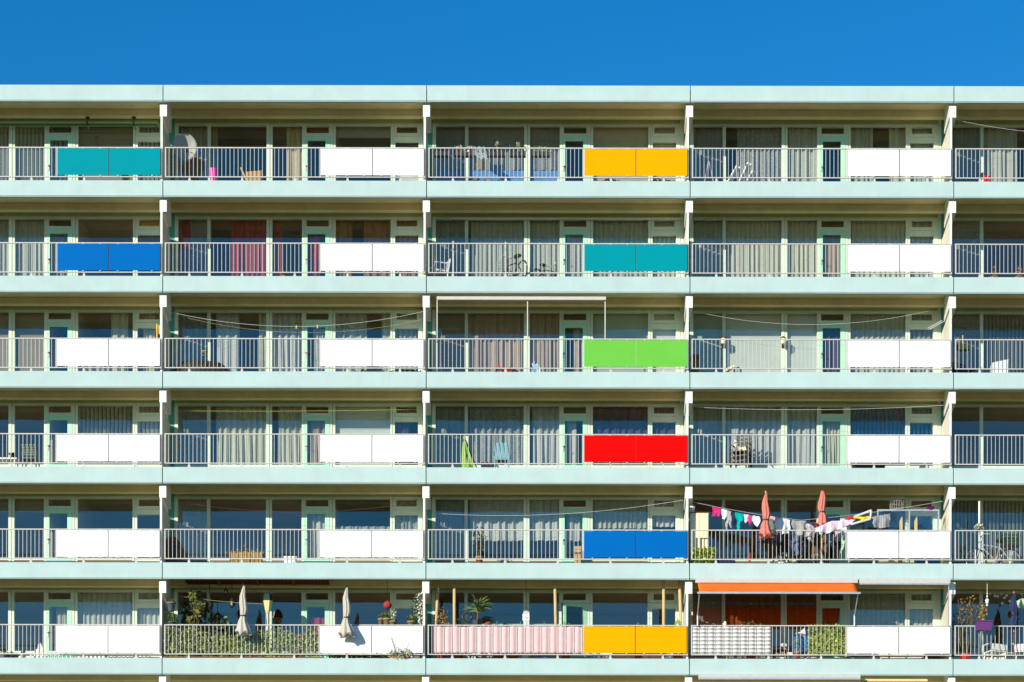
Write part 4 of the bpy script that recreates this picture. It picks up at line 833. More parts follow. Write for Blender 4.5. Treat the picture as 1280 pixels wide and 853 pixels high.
# last flat of storey 5
bicycle('bicycle carrying a dark green crate on its rack', 1240, .6, 5, 185, 1.0, mat('pale_lilac_enamel', (.4, .38, .42), .4), crate=mat('dark_green_plastic', (.02, .06, .025), .5, .2, 9))
a = W(1223, 626, .6); one(MB().tube([(a.x, .6, FL(5)), (a.x, .6, a.z)], .028, PLASTIC, 8).box(a.x - .12, a.x + .12, .5, .7, FL(5), FL(5) + .04, PLASTIC), 'white_pole', 'tall white parasol pole without its canopy', 'pole', (a.x, .6, FL(5)))
potted('potted_plant', 'bushy lilac flowering plant on the rail before the white pole', 1222, 664, .3, .05, .06, BLACKPOT, LEAF['pale'], (.16, .08, .12), 90, .06, second=WFLOWER)

# ------------------------------------------------------------------ storey 6
c = W(49, 824, .7); c.z = FL(6); zt = W(49, 804.5, .7).z; t = thing('stone_ornament', 'white stepped stone ornament beside the door', 'ornament', c)
STN = mat('white_stone', (.66, .66, .62), .9, .1, 9); h_ = zt - c.z
part(MB().prism([(c.x - .18, c.z + .001), (c.x + .18, c.z + .001), (c.x + .18, c.z + h_ * .55), (c.x + .11, c.z + h_ * .62), (c.x + .08, c.z + h_ * .8), (c.x + .03, c.z + h_ * .97), (c.x, zt), (c.x - .05, c.z + h_ * .9), (c.x - .06, c.z + h_ * .72), (c.x - .12, c.z + h_ * .68), (c.x - .15, c.z + h_ * .5)], 'y', .66, .8, STN), 'body', t); part(MB().box(c.x - .24, c.x + .24, .6, .86, c.z - .0, c.z + .05, STN), 'plinth', t)
for i, (px, nm) in enumerate(((4, 'round grey pot at the frame edge, flat with the stone ornament'), (12, 'low dark plant beside the round grey pot'), (28, 'white pot between dark plant and stone ornament'))):
    potted('potted_plant', nm, px, 824, .6, [.14, .12, .07][i], [.34, .2, .3][i], [mat('grey_pot', (.35, .35, .30), .8), BLACKPOT, PLASTIC][i], LEAF['dark'], ([.1, .26, .06][i], .1, [.06, .1, .05][i]), [40, 120, 20][i], .06, base=FL(6))
a = W(38, 817.5, .2); e = W(186, 817.5, .2); t = thing('folded_airer', 'long folded white airer lying along the foot of the rail', 'drying rack', ((a.x + e.x) / 2, .3, FL(6)))
part(MB().box(a.x, e.x, .2, .26, a.z - .05, a.z, PLASTIC), 'rail', t); q = MB()
for k in range(28): xx = a.x + .1 + (e.x - a.x - .2) * k / 27; q.box(xx - .015, xx + .015, .205, .255, FL(6), a.z - .052, PLASTIC)
part(q, 'slats', t)
# ivy balcony
q = MB(); rr = random.Random(3)
for px, hh in ((212, 1.0), (224, 1.0), (236, .95), (250, .8), (262, .78), (274, .7), (288, .72), (300, .62), (315, .8), (328, .85), (342, .95), (356, .85), (368, .8), (384, .9), (395, .95)):
    x = W(px, 0, .13).x; leaves(q, (x, .16, FZ(6) + .06 + hh * .44), (.19, .05, .46 * hh), 210, LEAF['ivy'], (.04, .07), 'box', rr, second=LEAF['pale'])
for k in range(26): x = W(206 + k * 7.6, 0, .15).x; q.tube([(x, .17, FL(6)), (x + rr.uniform(-.1, .1), .16, FZ(6) + .4), (x + rr.uniform(-.15, .15), .16, FZ(6) + rr.uniform(.6, .9))], .006, LEAF['olive'], 4)
t = thing('ivy_hedge', 'variegated ivy growing along the inside of the rail', 'hedge', (W(303, 824, .16).x, .16, FL(6))); part(q, 'foliage', t)
part(MB().box(W(205, 0, .15).x, W(400, 0, .15).x, .1, .26, FL(6), FL(6) + .14, BROWN), 'trough', t)
potted('autumn_shrub', 'golden shrub climbing through the ivy by the post', 241, 824, .3, .12, .15, TERRA, LEAF['yellow'], (.22, .08, .42), 150, .5, base=FL(6), second=LEAF['dry'])
for i, (px, m_) in enumerate(((332, REDPL), (376, FLOWER), (394, FLOWER), (282, FLOWER))):
    if i == 0: continue
    potted('flowering_plant', ['', 'red-leaved plant in front of the mint door', 'red flowering plant nearest the white panels', 'small scarlet flower among the ivy'][i], px, 824, .4, .1, .16, REDPL, FLOWER, [(.0,) * 3, (.16, .1, .36), (.1, .1, .3), (.06, .05, .1)][i], [0, 130, 70, 18][i], [0, .4, .42, .42][i], base=FL(6), second=LEAF['ivy'])
def tree(label, px, y, hts, ext, n, m_, second, size=(.05, .1), cl=7):
    c = W(px, 824, y); c.z = FL(6); t = thing('potted_tree', label, 'plant', c, 'potted trees of the ivy balcony'); part(pot_mb(MB(), c, .17, .3, BLACKPOT), 'pot', t)
    q = MB(); f = MB(); r_ = random.Random(px)
    for k in range(cl):
        z = c.z + .5 + (hts - .5) * (k + .5) / cl; x = c.x + r_.uniform(-1, 1) * ext; yy = y + r_.uniform(-.15, .15)
        q.tube([(c.x, y, c.z + .25), (c.x + (x - c.x) * .3, y, (c.z + z) / 2), (x, yy, z)], .02, BROWN, 5, .006); leaves(f, (x, yy, z), (ext * .55, .16, .16), n // cl, m_, size, rnd=r_, second=second)
    part(q, 'trunk', t); part(f, 'crown', t)
tree('dark leafy potted tree against the side screen', 228, .95, 2.2, .42, 420, LEAF['dark'], LEAF['olive'])
tree('yellow-green fan-leaved tree beside the dark tree', 243, .6, 2.1, .25, 300, LEAF['light'], LEAF['olive'], (.06, .12))
tree('broad dark bush behind the ivy, below the black lanterns', 275, 1.0, 1.5, .5, 300, LEAF['dark'], LEAF['ivy'])
tree('low dark bush filling the corner under the trees', 260, .8, 1.3, .5, 320, LEAF['dark'], LEAF['olive'])
for i, (px, py, fm, lm) in enumerate(((213, 765, FLOWER, 'olive'), (214, 783, None, 'light'))):
    potted('hanging_pot', ['blue-grey pot with red flowers high on the side screen', 'pot of yellowish grass below the red-flowered pot'][i], px, py, .35, .13, .25 if i == 0 else .1, mat('slate_pot', (.16, .2, .22), .6), LEAF[lm], (.2 if i else .12, .1, .16 if i else .05), 90 if i else 40, .12 if i else .03, flowers=fm)
    p = W(px, py, .35); part(MB().tube([(p.x, .35, p.z + .05), (BX(1) - .03, .6, p.z + .1)], .012, M_DARK, 5), 'hook', bpy.data.objects[[o.name for o in bpy.data.objects if o.name.startswith('hanging_pot')][-1]])
parasol('closed ivory parasol rising out of the ivy', 303, 733, 793, -.22, FZ(6) + .72, IVO, M_DARK, .22)
parasol('closed ivory parasol standing in front of the white panels', 432, 735, 795, -.26, FZ(6) + .68, IVO, M_DARK, .23)
for i, (px, py, s_) in enumerate(((261, 760, 1.0), (289, 755, .8), (281.5, 741, .55))):
    c = W(px, py, .8); t = thing('hanging_lantern', ['black ornate lantern hanging beside the trees', 'small black lantern hanging left of the first parasol'.replace('left of', 'before'), 'tiny black lantern high under the red ceiling sheet'][i], 'lantern', c, 'black hanging lanterns')
    part(MB().lathe(c, [(.02, -.16 * s_), (.08 * s_, -.14 * s_), (.11 * s_, .06 * s_), (.12 * s_, .08 * s_), (.03 * s_, .2 * s_)], M_DARK, 6), 'cage', t); part(MB().lathe(c + Vector((0, -.05, 0)), [(.03, -.08 * s_), (.05 * s_, .04 * s_)], mat('lantern_glass', (.4, .38, .3), .2), 8), 'glass', t); part(MB().tube([c + Vector((0, 0, .2 * s_)), (c.x, .8, FZ(5) - .3)], .008, M_DARK, 4), 'chain', t)
c = W(333.5, 824, .4); c.z = FL(6); t = thing('garden_lamp', 'old street style lamp post with a cream glass head', 'lamp', c); h1 = W(0, 765, .4).z; h2 = W(0, 752, .4).z; h3 = W(0, 741, .4).z
part(MB().lathe((c.x, .4, 0), [(.12, c.z), (.07, c.z + .2), (.045, c.z + .4), (.042, h1 - .1), (.07, h1 - .04), (.05, h1)], mat('pale_lamp_post', (.62, .60, .42), .6), 14), 'post', t)
part(MB().lathe((c.x, .4, 0), [(.08, h1 + .001), (.15, h2)], mat('cream_lamp_glass', (.80, .70, .32), .3, .05), 6), 'lamp_glass', t); part(MB().lathe((c.x, .4, 0), [(.17, h2 + .001), (.16, h2 + .06), (.12, h3 - .06), (.05, h3)], mat('dark_green_metal', (.012, .035, .025), .5), 6), 'lamp_cap', t)
RS = stripes('red_ribbed_sheet', (.22, .035, .02), (.12, .02, .012), .11, 0, soft=.15); a = W(228, 729, .3); e = W(408, 729, .3)
t = thing('ceiling_sheet', 'dark red ribbed sheet fixed under the ceiling of the ivy balcony', 'sheet', ((a.x + e.x) / 2, .6, a.z)); part(MB().add([(a.x, .25, FZ(5) - .30), (e.x, .25, FZ(5) - .30), (e.x, .95, FZ(5) - .43), (a.x, .95, FZ(5) - .43), (a.x, .25, FZ(5) - .285), (e.x, .25, FZ(5) - .285), (e.x, .95, FZ(5) - .415), (a.x, .95, FZ(5) - .415)], [(0, 3, 2, 1), (4, 5, 6, 7), (0, 1, 5, 4), (1, 2, 6, 5), (2, 3, 7, 6), (3, 0, 4, 7)], RS), 'ribbed_panel', t)
q = MB()
for px in (272, 320, 365): x = W(px, 0, .6).x; q.add([(x - .02, .25, FZ(5) - .33), (x + .02, .25, FZ(5) - .33), (x + .02, .95, FZ(5) - .46), (x - .02, .95, FZ(5) - .46), (x - .02, .25, FZ(5) - .302), (x + .02, .25, FZ(5) - .302), (x + .02, .95, FZ(5) - .432), (x - .02, .95, FZ(5) - .432)], [(0, 3, 2, 1), (4, 5, 6, 7), (0, 1, 5, 4), (1, 2, 6, 5), (2, 3, 7, 6), (3, 0, 4, 7)], LEAF['olive'])
part(q, 'battens', t)
line('clothesline', 'old cord sagging behind the black lanterns', (W(222, 746, .7), W(333, 756, .7)), sag=.04, r=.0042, m=mat('yellow_cord', (.5, .42, .2), .8))
c = W(483.5, 757, .5); t = thing('paper_lantern', 'round red paper lantern hanging behind the white panels', 'lantern', c); part(MB().lathe(c, [(.04, -.12), (.11, -.06), (.125, 0), (.11, .06), (.04, .12)], mat('red_paper', (.40, .03, .03), .8), 14), 'shade', t, smooth=True); part(MB().tube([c + Vector((0, 0, .12)), (c.x, .5, FZ(5) - .29)], .005, M_DARK, 4), 'cord', t)
BARK = mat('bark_pot', (.34, .24, .14), .9, .2, 9); SH = FZ(6) + .93
a = W(468, 782, .2); e = W(527, 782, .2); t = thing('plant_shelf', 'narrow plant shelf behind the panels of the ivy balcony', 'shelf', ((a.x + e.x) / 2, .28, FL(6))); part(MB().box(a.x, e.x, .15, .45, SH - .03, SH - .002, BROWN), 'board', t)
for xx in (a.x + .05, e.x - .05): part(MB().box(xx - .02, xx + .02, .27, .31, FL(6), SH - .031, BROWN), 'leg', t, (xx, .29, FL(6)))
for i, (px, m_, ex, n, fl) in enumerate(((475, 'olive', (.05, .05, .04), 20, None), (483, 'light', (.16, .1, .12), 110, None), (490, 'pale', (.1, .08, .2), 70, WFLOWER), (513, 'light', (.16, .1, .14), 120, None))):
    potted('potted_plant', ['slim bark pot, first on the plant shelf', 'leafy bark pot under the red lantern', 'tall white-flowered plant on the plant shelf', 'yellow-green bush near the climbing ivy'][i], px, 781, .28, .12 if i != 0 else .08, .28 if i < 2 else .2, BARK, LEAF[m_], ex, n, .08 if i != 2 else .2, base=SH, flowers=fl, group='pots on the plant shelf')
q = leaves(MB(), W(522, 765, .35), (.24, .12, .62), 330, LEAF['dark'], (.03, .055), second=LEAF['pale']); c = W(524, 824, .35)
t = thing('climbing_plant', 'climber with pale blossoms growing up the post', 'plant', (c.x, .35, FL(6))); part(leaves(q, W(524, 754, .2), (.16, .06, .32), 40, WFLOWER, (.025, .04)), 'foliage', t); part(MB().tube([(c.x, .35, FL(6)), (c.x + .05, .33, FZ(6) + 1.0), (c.x - .05, .36, FZ(6) + 1.9)], .015, BROWN, 6), 'stem', t)
c = W(499, 816, -.05); q = leaves(MB(), (c.x, -.06, c.z - .02), (.36, .07, .17), 170, LEAF['pale'], (.025, .045), second=LEAF['dark']); 
for k in range(7): q.tube([(c.x, .1, FZ(6) + .06), (c.x + (k - 3) * .08, -.04, FZ(6) + .14), (c.x + (k - 3) * .13, -.08, FZ(6) + .12 + .3 * (k % 3) / 2)], .006, LEAF['olive'], 4)
q.tube([(c.x - .1, 0, FZ(6) + .1), (c.x - .26, -.02, FZ(6) + .6)], .008, LEAF['dry'], 4)
t = thing('overhanging_plant', 'grey-green plant spilling out under the white panels', 'plant', (c.x, .1, FZ(6))); part(q, 'foliage', t); part(MB().box(c.x - .3, c.x + .3, .12, .3, FL(6), FZ(6) + .08, TERRA), 'trough', t)
for i, px in enumerate((430, 466)):
    potted('potted_plant', ['low leafy trough seen below the second ivory parasol', 'low leafy trough before the overhanging plant'][i], px, 824, .35, .1, .13, BLACKPOT, LEAF['light'], (.5, .1, .08), 200, .06, base=FL(6), second=LEAF['dark'])
for i, px in enumerate((316.5, 431)):
    pass
# pink banner balcony
for i, (x0, x1) in enumerate(((547, 542), (567, 567), (692.5, 695), (828.5, 829), (848, 852))):
    a = W(x0, 727, .5); e = W(x1, 824, .5)
    one(MB().tube([(a.x, .5, FZ(5) - .285), (e.x, .5, FL(6))], .045, WOOD, 10), 'timber_post', ['tilted timber post nearest the ivy balcony', 'upright timber post before the yucca', 'timber post beside the open mint door', 'upright timber post above the yellow panels', 'tilted timber post close to the orange awning'][i], 'post', (e.x, .5, FL(6)), 'timber posts of the pink banner balcony', smooth=True)
PINK = stripes('pink_canvas', (.74, .51, .50), (.71, .475, .47), .30, 0, soft=.3, rough=.9)
rp = random.Random(9); jw = [rp.uniform(-1, 1) for _ in range(80)]
def ban(u, v):
    p = W(541.5 + 186 * u, 0, .11); z0 = FZ(6) + .17; z1 = FZ(6) + .95
    crumple = .02 * math.sin(40 * u + 16 * v) * (1 if u > .86 else .25) + .012 * math.sin(70 * u * (1 - .3 * v) + 5 * v) * (1 if u < .35 else .3)
    return (p.x, (.066 - .017 * math.cos(2 * PI * (p.x - BX(2) - .17) / .2374)) + .2 * crumple, z0 + (z1 - z0) * v - .02 * math.sin(PI * ((u * 7.5) % 1)) * (v > .5))
q = MB().grid(ban, 300, 14, PINK); o_ = one(q, 'privacy_banner', 'pink striped canvas banner tied behind the rail', 'banner', W(634, 800, .12), smooth=True); md = o_.modifiers.new('thickness', 'SOLIDIFY'); md.thickness = .006
SB = FZ(6) + .90
t = thing('plant_shelf', 'plank shelf behind the pink banner carrying pots', 'shelf', (W(610, 824, .35).x, .35, FL(6))); a = W(575, 0, .35); e = W(665, 0, .35); part(MB().box(a.x, e.x, .22, .48, SB - .03, SB - .002, WOOD), 'board', t)
for xx in (a.x + .1, e.x - .1): part(MB().box(xx - .02, xx + .02, .33, .37, FL(6), SB - .031, WOOD), 'leg', t, (xx, .35, FL(6)))
c = W(596, 781, .35); c.z = SB; t = thing('yucca', 'spiky yucca in a dark square pot on the plank shelf', 'plant', c, 'potted plants on the balconies')
part(MB().lathe(c, [(.10, 0), (.14, .26), (.15, .26), (.15, .28), (.12, .28)], BLACKPOT, 4), 'pot', t); q = MB(); rp = random.Random(4)
for k in range(60):
    d = Vector((rp.gauss(.25, .9), rp.gauss(0, .5), rp.uniform(.1, 1.2))).normalized(); b0 = c + Vector((rp.uniform(-.03, .03), 0, .5 + rp.uniform(0, .2))); L_ = rp.uniform(.3, .62); s_ = d.cross(Vector((0, 1, .2))).normalized() * .018
    m1 = b0 + d * L_ * .6; tip = b0 + d * L_ + Vector((0, 0, -.2 * L_)); q.add([b0 - s_ * .6, b0 + s_ * .6, m1 + s_, tip, m1 - s_], [(0, 1, 2, 3, 4)], LEAF['light' if k % 3 else 'dark'])
part(q, 'leaves', t); part(MB().tube([c + Vector((0, 0, .2)), c + Vector((.01, 0, .72))], .03, BROWN, 8), 'trunk', t)
potted('potted_plant', 'orange-red glazed pot beside the yucca', 609.5, 781, .33, .11, .19, mat('red_glaze', (.55, .10, .03), .3), LEAF['olive'], (.06, .05, .03), 20, .01, base=SB)
for i, px in enumerate((619, 632)):
    potted('potted_plant', ['small dark pot next to the red glazed pot', 'wide dark bowl with sprigs on the plank shelf'][i], px, 781, .35, .08 + .03 * i, .08, BLACKPOT, LEAF['dark'], (.06 + .05 * i, .05, .06), 26, .05, base=SB)
c = W(583, 772, .45); t = thing('wall_ornament', 'round dark wreath standing behind the yucca', 'ornament', (c.x, .45, SB)); part(MB().tube([c + Vector((.13 * math.cos(2 * PI * i / 20), 0, .13 * math.sin(2 * PI * i / 20))) for i in range(21)], .035, M_DARK, 8, cap=False), 'ring', t); part(MB().box(c.x - .03, c.x + .03, .44, .47, SB, c.z - .1, M_DARK), 'stand', t)
potted('autumn_shrub', 'autumn-coloured shrub between the first two timber posts', 551, 824, .55, .14, .3, TERRA, LEAF['dry'], (.24, .14, .48), 260, .95, base=FL(6), second=LEAF['olive'])
c = W(656.5, 772, .5); t = thing('weather_dial', 'white square dial hanging in front of the wide post', 'dial', (c.x, .5, c.z))
part(MB().box(c.x - .10, c.x + .10, .48, .52, c.z - .1, c.z + .1, PLASTIC).prism([(c.x - .09, c.z + .101), (c.x + .09, c.z + .101), (c.x + .05, c.z + .19), (c.x - .05, c.z + .19)], 'y', .485, .515, M_RAIL), 'case', t); part(MB().tube([(c.x - .04, .474, c.z + .03), (c.x + .05, .474, c.z - .02)], .006, M_DARK, 4).tube([(c.x + .05, .474, c.z - .02), (c.x + .0, .474, c.z - .06)], .006, M_DARK, 4), 'hands', t); part(MB().tube([(c.x, .5, c.z + .19), (c.x, .5, FZ(5) - .3)], .006, M_DARK, 4), 'hanger', t)
for i, (px, h_, ex, n, m_) in enumerate(((706, .75, (.25, .12, .3), 160, 'ivy'), (797, .8, (.28, .1, .22), 130, 'olive'), (846, .8, (.1, .1, .35), 100, 'ivy'), (570, .5, (.1, .08, .3), 60, 'dark'))):
    potted('potted_plant', ['bushy plant in front of the open mint door', 'thin olive plant above the yellow panels', 'leafy climber by the last timber post', 'thin dark plant beside the second timber post'][i], px, 824, .45, .13, .3, TERRA, LEAF[m_], ex, n, h_ - .1, base=FL(6))
for i, (px, ex, n, m_, h_) in enumerate(((574, (.16, .1, .34), 110, 'dark', 1.1), (622, (.3, .12, .2), 150, 'olive', .95), (640, (.2, .1, .14), 90, 'dark', .9))):
    potted('potted_plant', ['dark leafy plant close behind the second timber post, taller than the rail', 'loose olive plant between yucca and white dial', 'low dark plant just before the white dial'][i], px, 824, .7, .14, .3, TERRA, LEAF[m_], ex, n, h_ - .3, base=FL(6), second=LEAF['light'])
line('clothesline', 'dark cord across the pink banner balcony', (W(548, 752, .8), W(850, 752, .8)), sag=.06, r=.0035, m=M_DARK)
for i, (x0, x1, m_) in enumerate(((765, 826, CREAM), (652, 662, PLASTIC), (703, 712, LEAF['lime']))):
    boxthing('floor_crate', ['long pale crate seen under the yellow panels, pink banner flat', 'small white box under the pink banner', 'lime green box under the pink banner'][i], 'box', x0, x1, 814, 828, .4, .25, m_, base=FL(6))
# orange awning flat
t = thing('orange_awning', 'extended orange awning with grey front bar', 'awning', (W(969, 728, 0).x, 0, W(0, 730, 0).z)); ORG = mat('orange_canvas', (.95, .22, .03), .85, .05, 3, spec=.1, trans=.25)
a = W(868, 729.3, .0); e = W(1070.5, 725.6, .0); part(MB().box(a.x, e.x, -.11, -.003, a.z, FZ(5) - .465, M_RAIL), 'cassette', t)
f0 = W(871, 0, 0).x; f1 = W(1067, 0, 0).x; fz = a.z + .01; b = W(875.5, 741, -.78); bz = b.z
q = MB().grid(lambda u, v: (f0 + (f1 - f0) * u, -.06 - .72 * v, fz + (bz + .02 - fz) * v - .025 * math.sin(PI * v) + .006 * math.sin(u * 40) * v), 40, 8, ORG); o_ = part(q, 'fabric', t, smooth=True); md = o_.modifiers.new('thickness', 'SOLIDIFY'); md.thickness = .004
part(MB().box(f0 - .06, f1 + .07, -.83, -.77, bz - .03, bz + .02, M_STEEL), 'front_bar', t)
for sx, xx in ((0, f0), (1, f1)):
    zz = W(0, 770, 0).z; part(MB().tube([(xx, -.78, bz), (xx + (.0 if sx else .0), -.02, zz)], .016, M_STEEL, 6), 'arm', t, (xx, -.78, bz)); part(MB().tube([(xx, -.02, zz + .05), (xx, -.02, FZ(6) + .96)], .02, M_WHITE, 6), 'arm_rail', t, (xx, -.02, zz))
t = thing('closed_awning', 'closed white awning cassette beside the orange awning', 'awning', (W(1128, 728, 0).x, 0, W(0, 730, 0).z)); a = W(1072.5, 730, 0); e = W(1186, 726, 0); part(MB().box(a.x, e.x, -.12, -.003, a.z + .01, FZ(5) - .465, M_RAIL), 'cassette', t); part(MB().box(a.x + .01, e.x - .01, -.115, -.05, a.z - .03, a.z + .03, M_STEEL), 'front_bar', t)
p = W(1185, 731, -.06); part(MB().tube([(p.x, -.06, a.z - .02), (p.x, -.02, FZ(6) + .97)], .016, M_STEEL, 6), 'arm_rail', t)
GSC = stripes('striped_screen_cloth', (.74, .74, .71), (.27, .265, .265), .115, 2, duty=.58, soft=.12); a = W(863.5, 0, .1); e = W(962.5, 0, .1)
q = MB().grid(lambda u, v: (a.x + (e.x - a.x) * u, .066 - .021 * math.cos(2 * PI * (a.x + (e.x - a.x) * u - BX(3) - .17) / .2374), FZ(6) + .15 + .79 * v + (-.03 * math.sin(PI * u) * (1 - v))), 160, 12, GSC); o_ = one(q, 'privacy_screen', 'grey and white striped cloth screen tied behind the rail', 'screen', W(912, 820, .1), smooth=True); md = o_.modifiers.new('thickness', 'SOLIDIFY'); md.thickness = .006
q = leaves(MB(), W(1033.5, 800, .15), (.56, .05, .44), 1500, LEAF['ivy'], (.05, .08), 'box', second=LEAF['lime']); t = thing('ivy_screen', 'square of dense green ivy beside the white panels', 'hedge', (W(1033, 824, .15).x, .15, FL(6))); part(q, 'foliage', t); part(MB().box(W(1011, 0, .15).x, W(1057, 0, .15).x, .08, .26, FL(6), FL(6) + .13, BLACKPOT), 'trough', t)
potted('potted_plant', 'tall terracotta pot of sprigs in front of the bars', 995.5, 824, .3, .09, .34, TERRA, LEAF['ivy'], (.1, .06, .28), 50, .28, base=FL(6))
garment('white_cloth', 'white folded cloth draped on the chair back behind the bars', [(995, 791), (1001, 789), (1005, 785), (1006.5, 790), (1005, 796), (998, 793)], .45, whiteg, 'cloth', None)
chair('garden_chair', 'blue garden chair half hidden by the ivy square', 1001, .8, 6, 175, BLUEPL, .85)
t = thing('side_table', 'small wooden table behind the bars under the orange awning', 'table', (W(974, 824, .8).x, .8, FL(6))); c = Vector(t['_w']); part(MB().box(c.x - .22, c.x + .22, .6, 1.0, c.z + .45, c.z + .49, BROWN), 'tabletop', t)
for sx in (-.18, .18): 
    for yy in (.65, .95): part(MB().box(c.x + sx - .02, c.x + sx + .02, yy - .02, yy + .02, c.z, c.z + .449, BROWN), 'leg', t, (c.x + sx, yy, c.z))
potted('potted_plant', 'white potted plant standing under the little wooden table', 978, 824, .5, .1, .2, PLASTIC, LEAF['pale'], (.1, .08, .1), 40, .08, base=FL(6))
potted('potted_plant', 'wild grassy plant rising behind the striped screen', 938, 824, .5, .16, .35, TERRA, LEAF['olive'], (.38, .14, .2), 200, .75, base=FL(6), second=LEAF['dark'])
c = W(905.5, 824, 1.1); one(MB().tube([(c.x, 1.1, FL(6)), (c.x, 1.1, FZ(6) + 1.32)], .04, M_WHITE, 8), 'white_pole', 'short white pole beside the mullion, orange awning flat', 'pole', (c.x, 1.1, FL(6)))
potted('potted_plant', 'pale cactus pot on the ledge by the slim side window', 1165, 790, 1.2, .09, .12, CREAM, LEAF['pale'], (.05, .05, .12), 40, .1, base=FZ(6) + .9)
c = W(1165, 790, 1.2); one(MB().box(c.x - .25, c.x + .2, 1.1, 1.35, FL(6), FZ(6) + .898, BROWN), 'plant_stand', 'brown stand carrying the pale cactus pot', 'stand', (c.x, 1.2, FL(6)))
# purple planter flat
c = W(1228, 788, -.06); a = W(1218, 0, -.06); e = W(1239, 0, -.06); t = thing('purple_planter', 'purple plastic planter hooked on the rail', 'planter', c); PUR = mat('purple_plastic', (.13, .03, .15), .4, .06, 6); zt = W(0, 776, -.06).z
part(MB().prism([(a.x + .04, c.z), (e.x - .04, c.z), (e.x, zt - .03), (a.x, zt - .03)], 'y', -.18, .03, PUR).box(a.x - .02, e.x + .02, -.2, .035, zt - .029, zt, PUR), 'trough', t)
part(leaves(MB(), (c.x, -.07, zt + .22), (.12, .06, .26), 90, LEAF['dry'], (.03, .06), second=LEAF['yellow']).tube([(c.x, -.07, zt), (c.x, -.07, zt + .5)], .015, LEAF['olive'], 5), 'foliage', t)
c = W(1210, 762, .4); q = MB(); r_ = random.Random(8)
for k in range(14): q.tube([(c.x - .1, .4, FL(6)), (c.x + r_.uniform(-.35, .1), .4, FZ(6) + .9), (c.x + r_.uniform(-.45, .5), .4 + r_.uniform(-.1, .1), FZ(6) + r_.uniform(1.2, 1.95))], .007, LEAF['olive'], 4)
leaves(q, (c.x, .4, c.z + .05), (.55, .14, .42), 150, LEAF['dry'], (.025, .05), second=LEAF['olive'], rnd=r_); t = thing('bare_shrub', 'nearly bare shrub with last orange leaves', 'plant', (c.x - .1, .4, FL(6))); part(q, 'branches', t); part(pot_mb(MB(), (c.x - .1, .4, FL(6)), .16, .3, REDPL), 'pot', t)
c = W(1233, 750, .2); t = thing('wind_chime', 'white shell wind chime hanging over the purple planter', 'wind chime', (c.x, .2, FZ(5) - .3))
part(MB().tube([(c.x, .2, FZ(5) - .28), (c.x, .2, c.z - .1)], .008, PLASTIC, 4), 'cord', t)
for zz, rr_ in ((.12, .03), (0, .06), (-.06, .05), (-.14, .035), (.2, .022)): part(MB().lathe((c.x + .01 * zz, .2, c.z + zz), [(.2 * rr_, -rr_), (rr_, -.3 * rr_), (rr_, .3 * rr_), (.2 * rr_, rr_)], PLASTIC, 12), 'shell', t, (c.x, .2, c.z + zz), smooth=True)
parasol('closed navy parasol behind the bars', 1266.5, 741, 783, .4, FL(6), mat('navy_canvas', (.02, .025, .09), .85, .1, 8), TERRA, .14)
for i, (px, py) in enumerate(((1242.5, 744), (1246, 744.5), (1251, 741.5), (1254.5, 746.5), (1251.5, 753.5), (1261.5, 751), (1236.5, 741), (1275.5, 741), (1257, 743.5))):
    p = W(px, py, 1.45); one(MB().lathe(p, [(.01, -.045), (.04, -.025), (.048, 0), (.04, .025), (.01, .045)], PLASTIC, 12).tube([p + Vector((0, 0, .04)), (p.x, 1.45, FZ(5) - .29)], .003, CORD, 3), 'paper_ball', 'white paper ball hanging on a thread before the dark window', 'decoration', (p.x, p.y, p.z), 'white paper balls', smooth=True)
c = W(1277, 754, .9); one(MB().lathe(c, [(.04, -.15), (.17, -.08), (.2, 0), (.17, .08), (.04, .15)], mat('pale_green_paper', (.45, .62, .45), .8, .04), 18).tube([c + Vector((0, 0, .14)), (c.x, .9, FZ(5) - .29)], .004, CORD, 4), 'paper_lantern', 'pale green round paper lantern beside the navy parasol', 'lantern', c, smooth=True)
for i, px in enumerate((1243, 1278)):
    chair('plastic_chair', ['white plastic chair under the purple planter', 'white plastic chair beside the navy parasol'][i], px, .75, 6, [200, 160][i], PLASTIC, .62, .5)
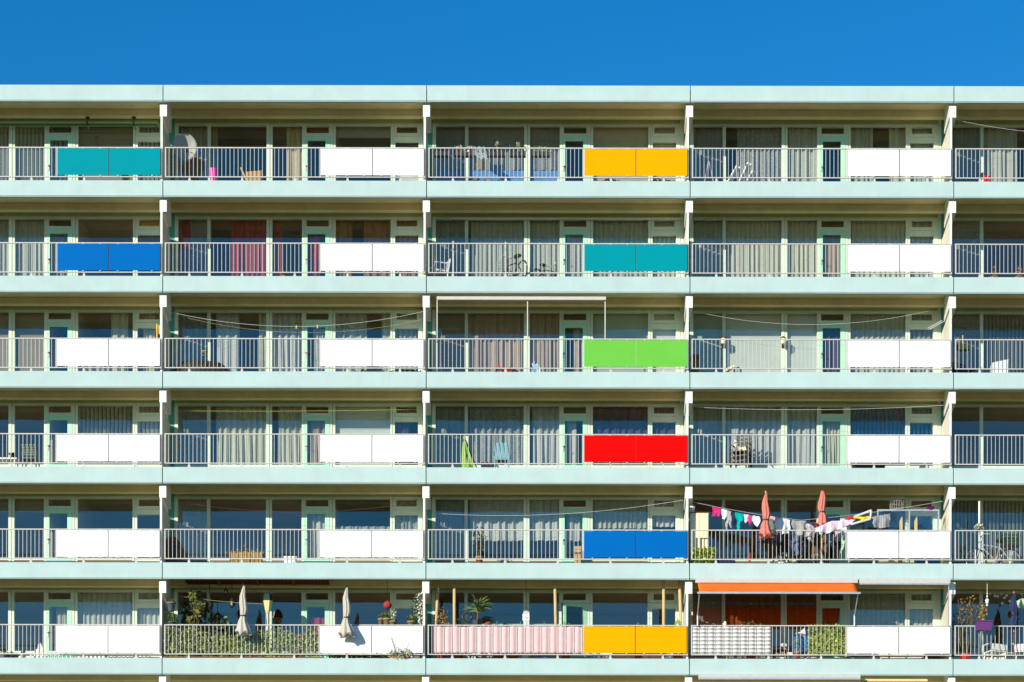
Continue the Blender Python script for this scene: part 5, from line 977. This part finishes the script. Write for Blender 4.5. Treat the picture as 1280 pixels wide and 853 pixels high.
# storey below: awnings just entering the picture
for i, (x0, x1, pb) in enumerate(((872, 1074, 849.5), (1076, 1160, 850))):
    a = W(x0, pb, 0); e = W(x1, 844.6, 0); t = thing('closed_awning', ['closed white awning at the bottom edge, below the striped screen', 'closed awning at the bottom edge, below the white panels'][i], 'awning', ((a.x + e.x) / 2, 0, a.z))
    if i: part(MB().box(a.x, e.x, .2, .3, a.z + .02, e.z - .02, M_BEAM), 'cassette', t); part(MB().tube([(a.x, .2, a.z), (e.x, .2, a.z)], .02, ORG, 6), 'front_bar', t)
    else: part(MB().box(a.x, e.x, -.12, -.003, a.z + .044, FZ(6) - .465, M_RAIL), 'cassette', t); part(MB().box(a.x, e.x, -.13, -.05, a.z - .01, a.z + .045, M_STEEL), 'front_bar', t)

# ------------------------------------------------------------------ sky, sun, camera
SUN = Vector((.80, 1.0, -.405)).normalized()
el = math.asin(-SUN.z); az = math.atan2(-SUN.x, -SUN.y)
w = bpy.data.worlds.new('World'); S.world = w; w.use_nodes = True
N = w.node_tree.nodes; L = w.node_tree.links; bg = N['Background']
sky = N.new('ShaderNodeTexSky'); sky.sky_type = 'NISHITA'; sky.sun_disc = False
sky.sun_elevation = el; sky.sun_rotation = az
sky.air_density = 1.0; sky.dust_density = 0.0; sky.ozone_density = 4.0
hs = N.new('ShaderNodeHueSaturation'); hs.inputs['Saturation'].default_value = 1.31; hs.inputs['Value'].default_value = 1.0
L.new(sky.outputs[0], hs.inputs['Color'])
L.new(hs.outputs[0], bg.inputs['Color']); bg.inputs['Strength'].default_value = .14
sl = bpy.data.lights.new('sun', 'SUN'); sl.energy = 4.6; sl.angle = math.radians(.5); sl.color = (1, .93, .80)
so = bpy.data.objects.new('sun', sl); COL.objects.link(so); so.rotation_euler = SUN.to_track_quat('-Z', 'Y').to_euler(); so.location = (-40, -60, 60)
cd = bpy.data.cameras.new('camera'); cam = bpy.data.objects.new('camera', cd); COL.objects.link(cam)
cam.location = (0, -D, 0); cam.rotation_euler = (PI / 2, math.radians(-.09), 0)
cd.sensor_width = 36; cd.sensor_fit = 'HORIZONTAL'; cd.lens = 36 * PXM * D / 1280
cd.shift_x = -(VX - 640) / 1280; cd.shift_y = (VY - 426.5) / 1280
cd.clip_start = 1; cd.clip_end = 6000
S.camera = cam
S.view_settings.view_transform = 'Standard'; S.view_settings.look = 'None'; S.view_settings.gamma = 1; S.view_settings.use_curve_mapping = False
S.view_settings.exposure = .25
S.cycles.max_bounces = 8; S.cycles.transparent_max_bounces = 12; S.cycles.diffuse_bounces = 5
for o in bpy.data.objects:
    if '_w' in o: del o['_w']
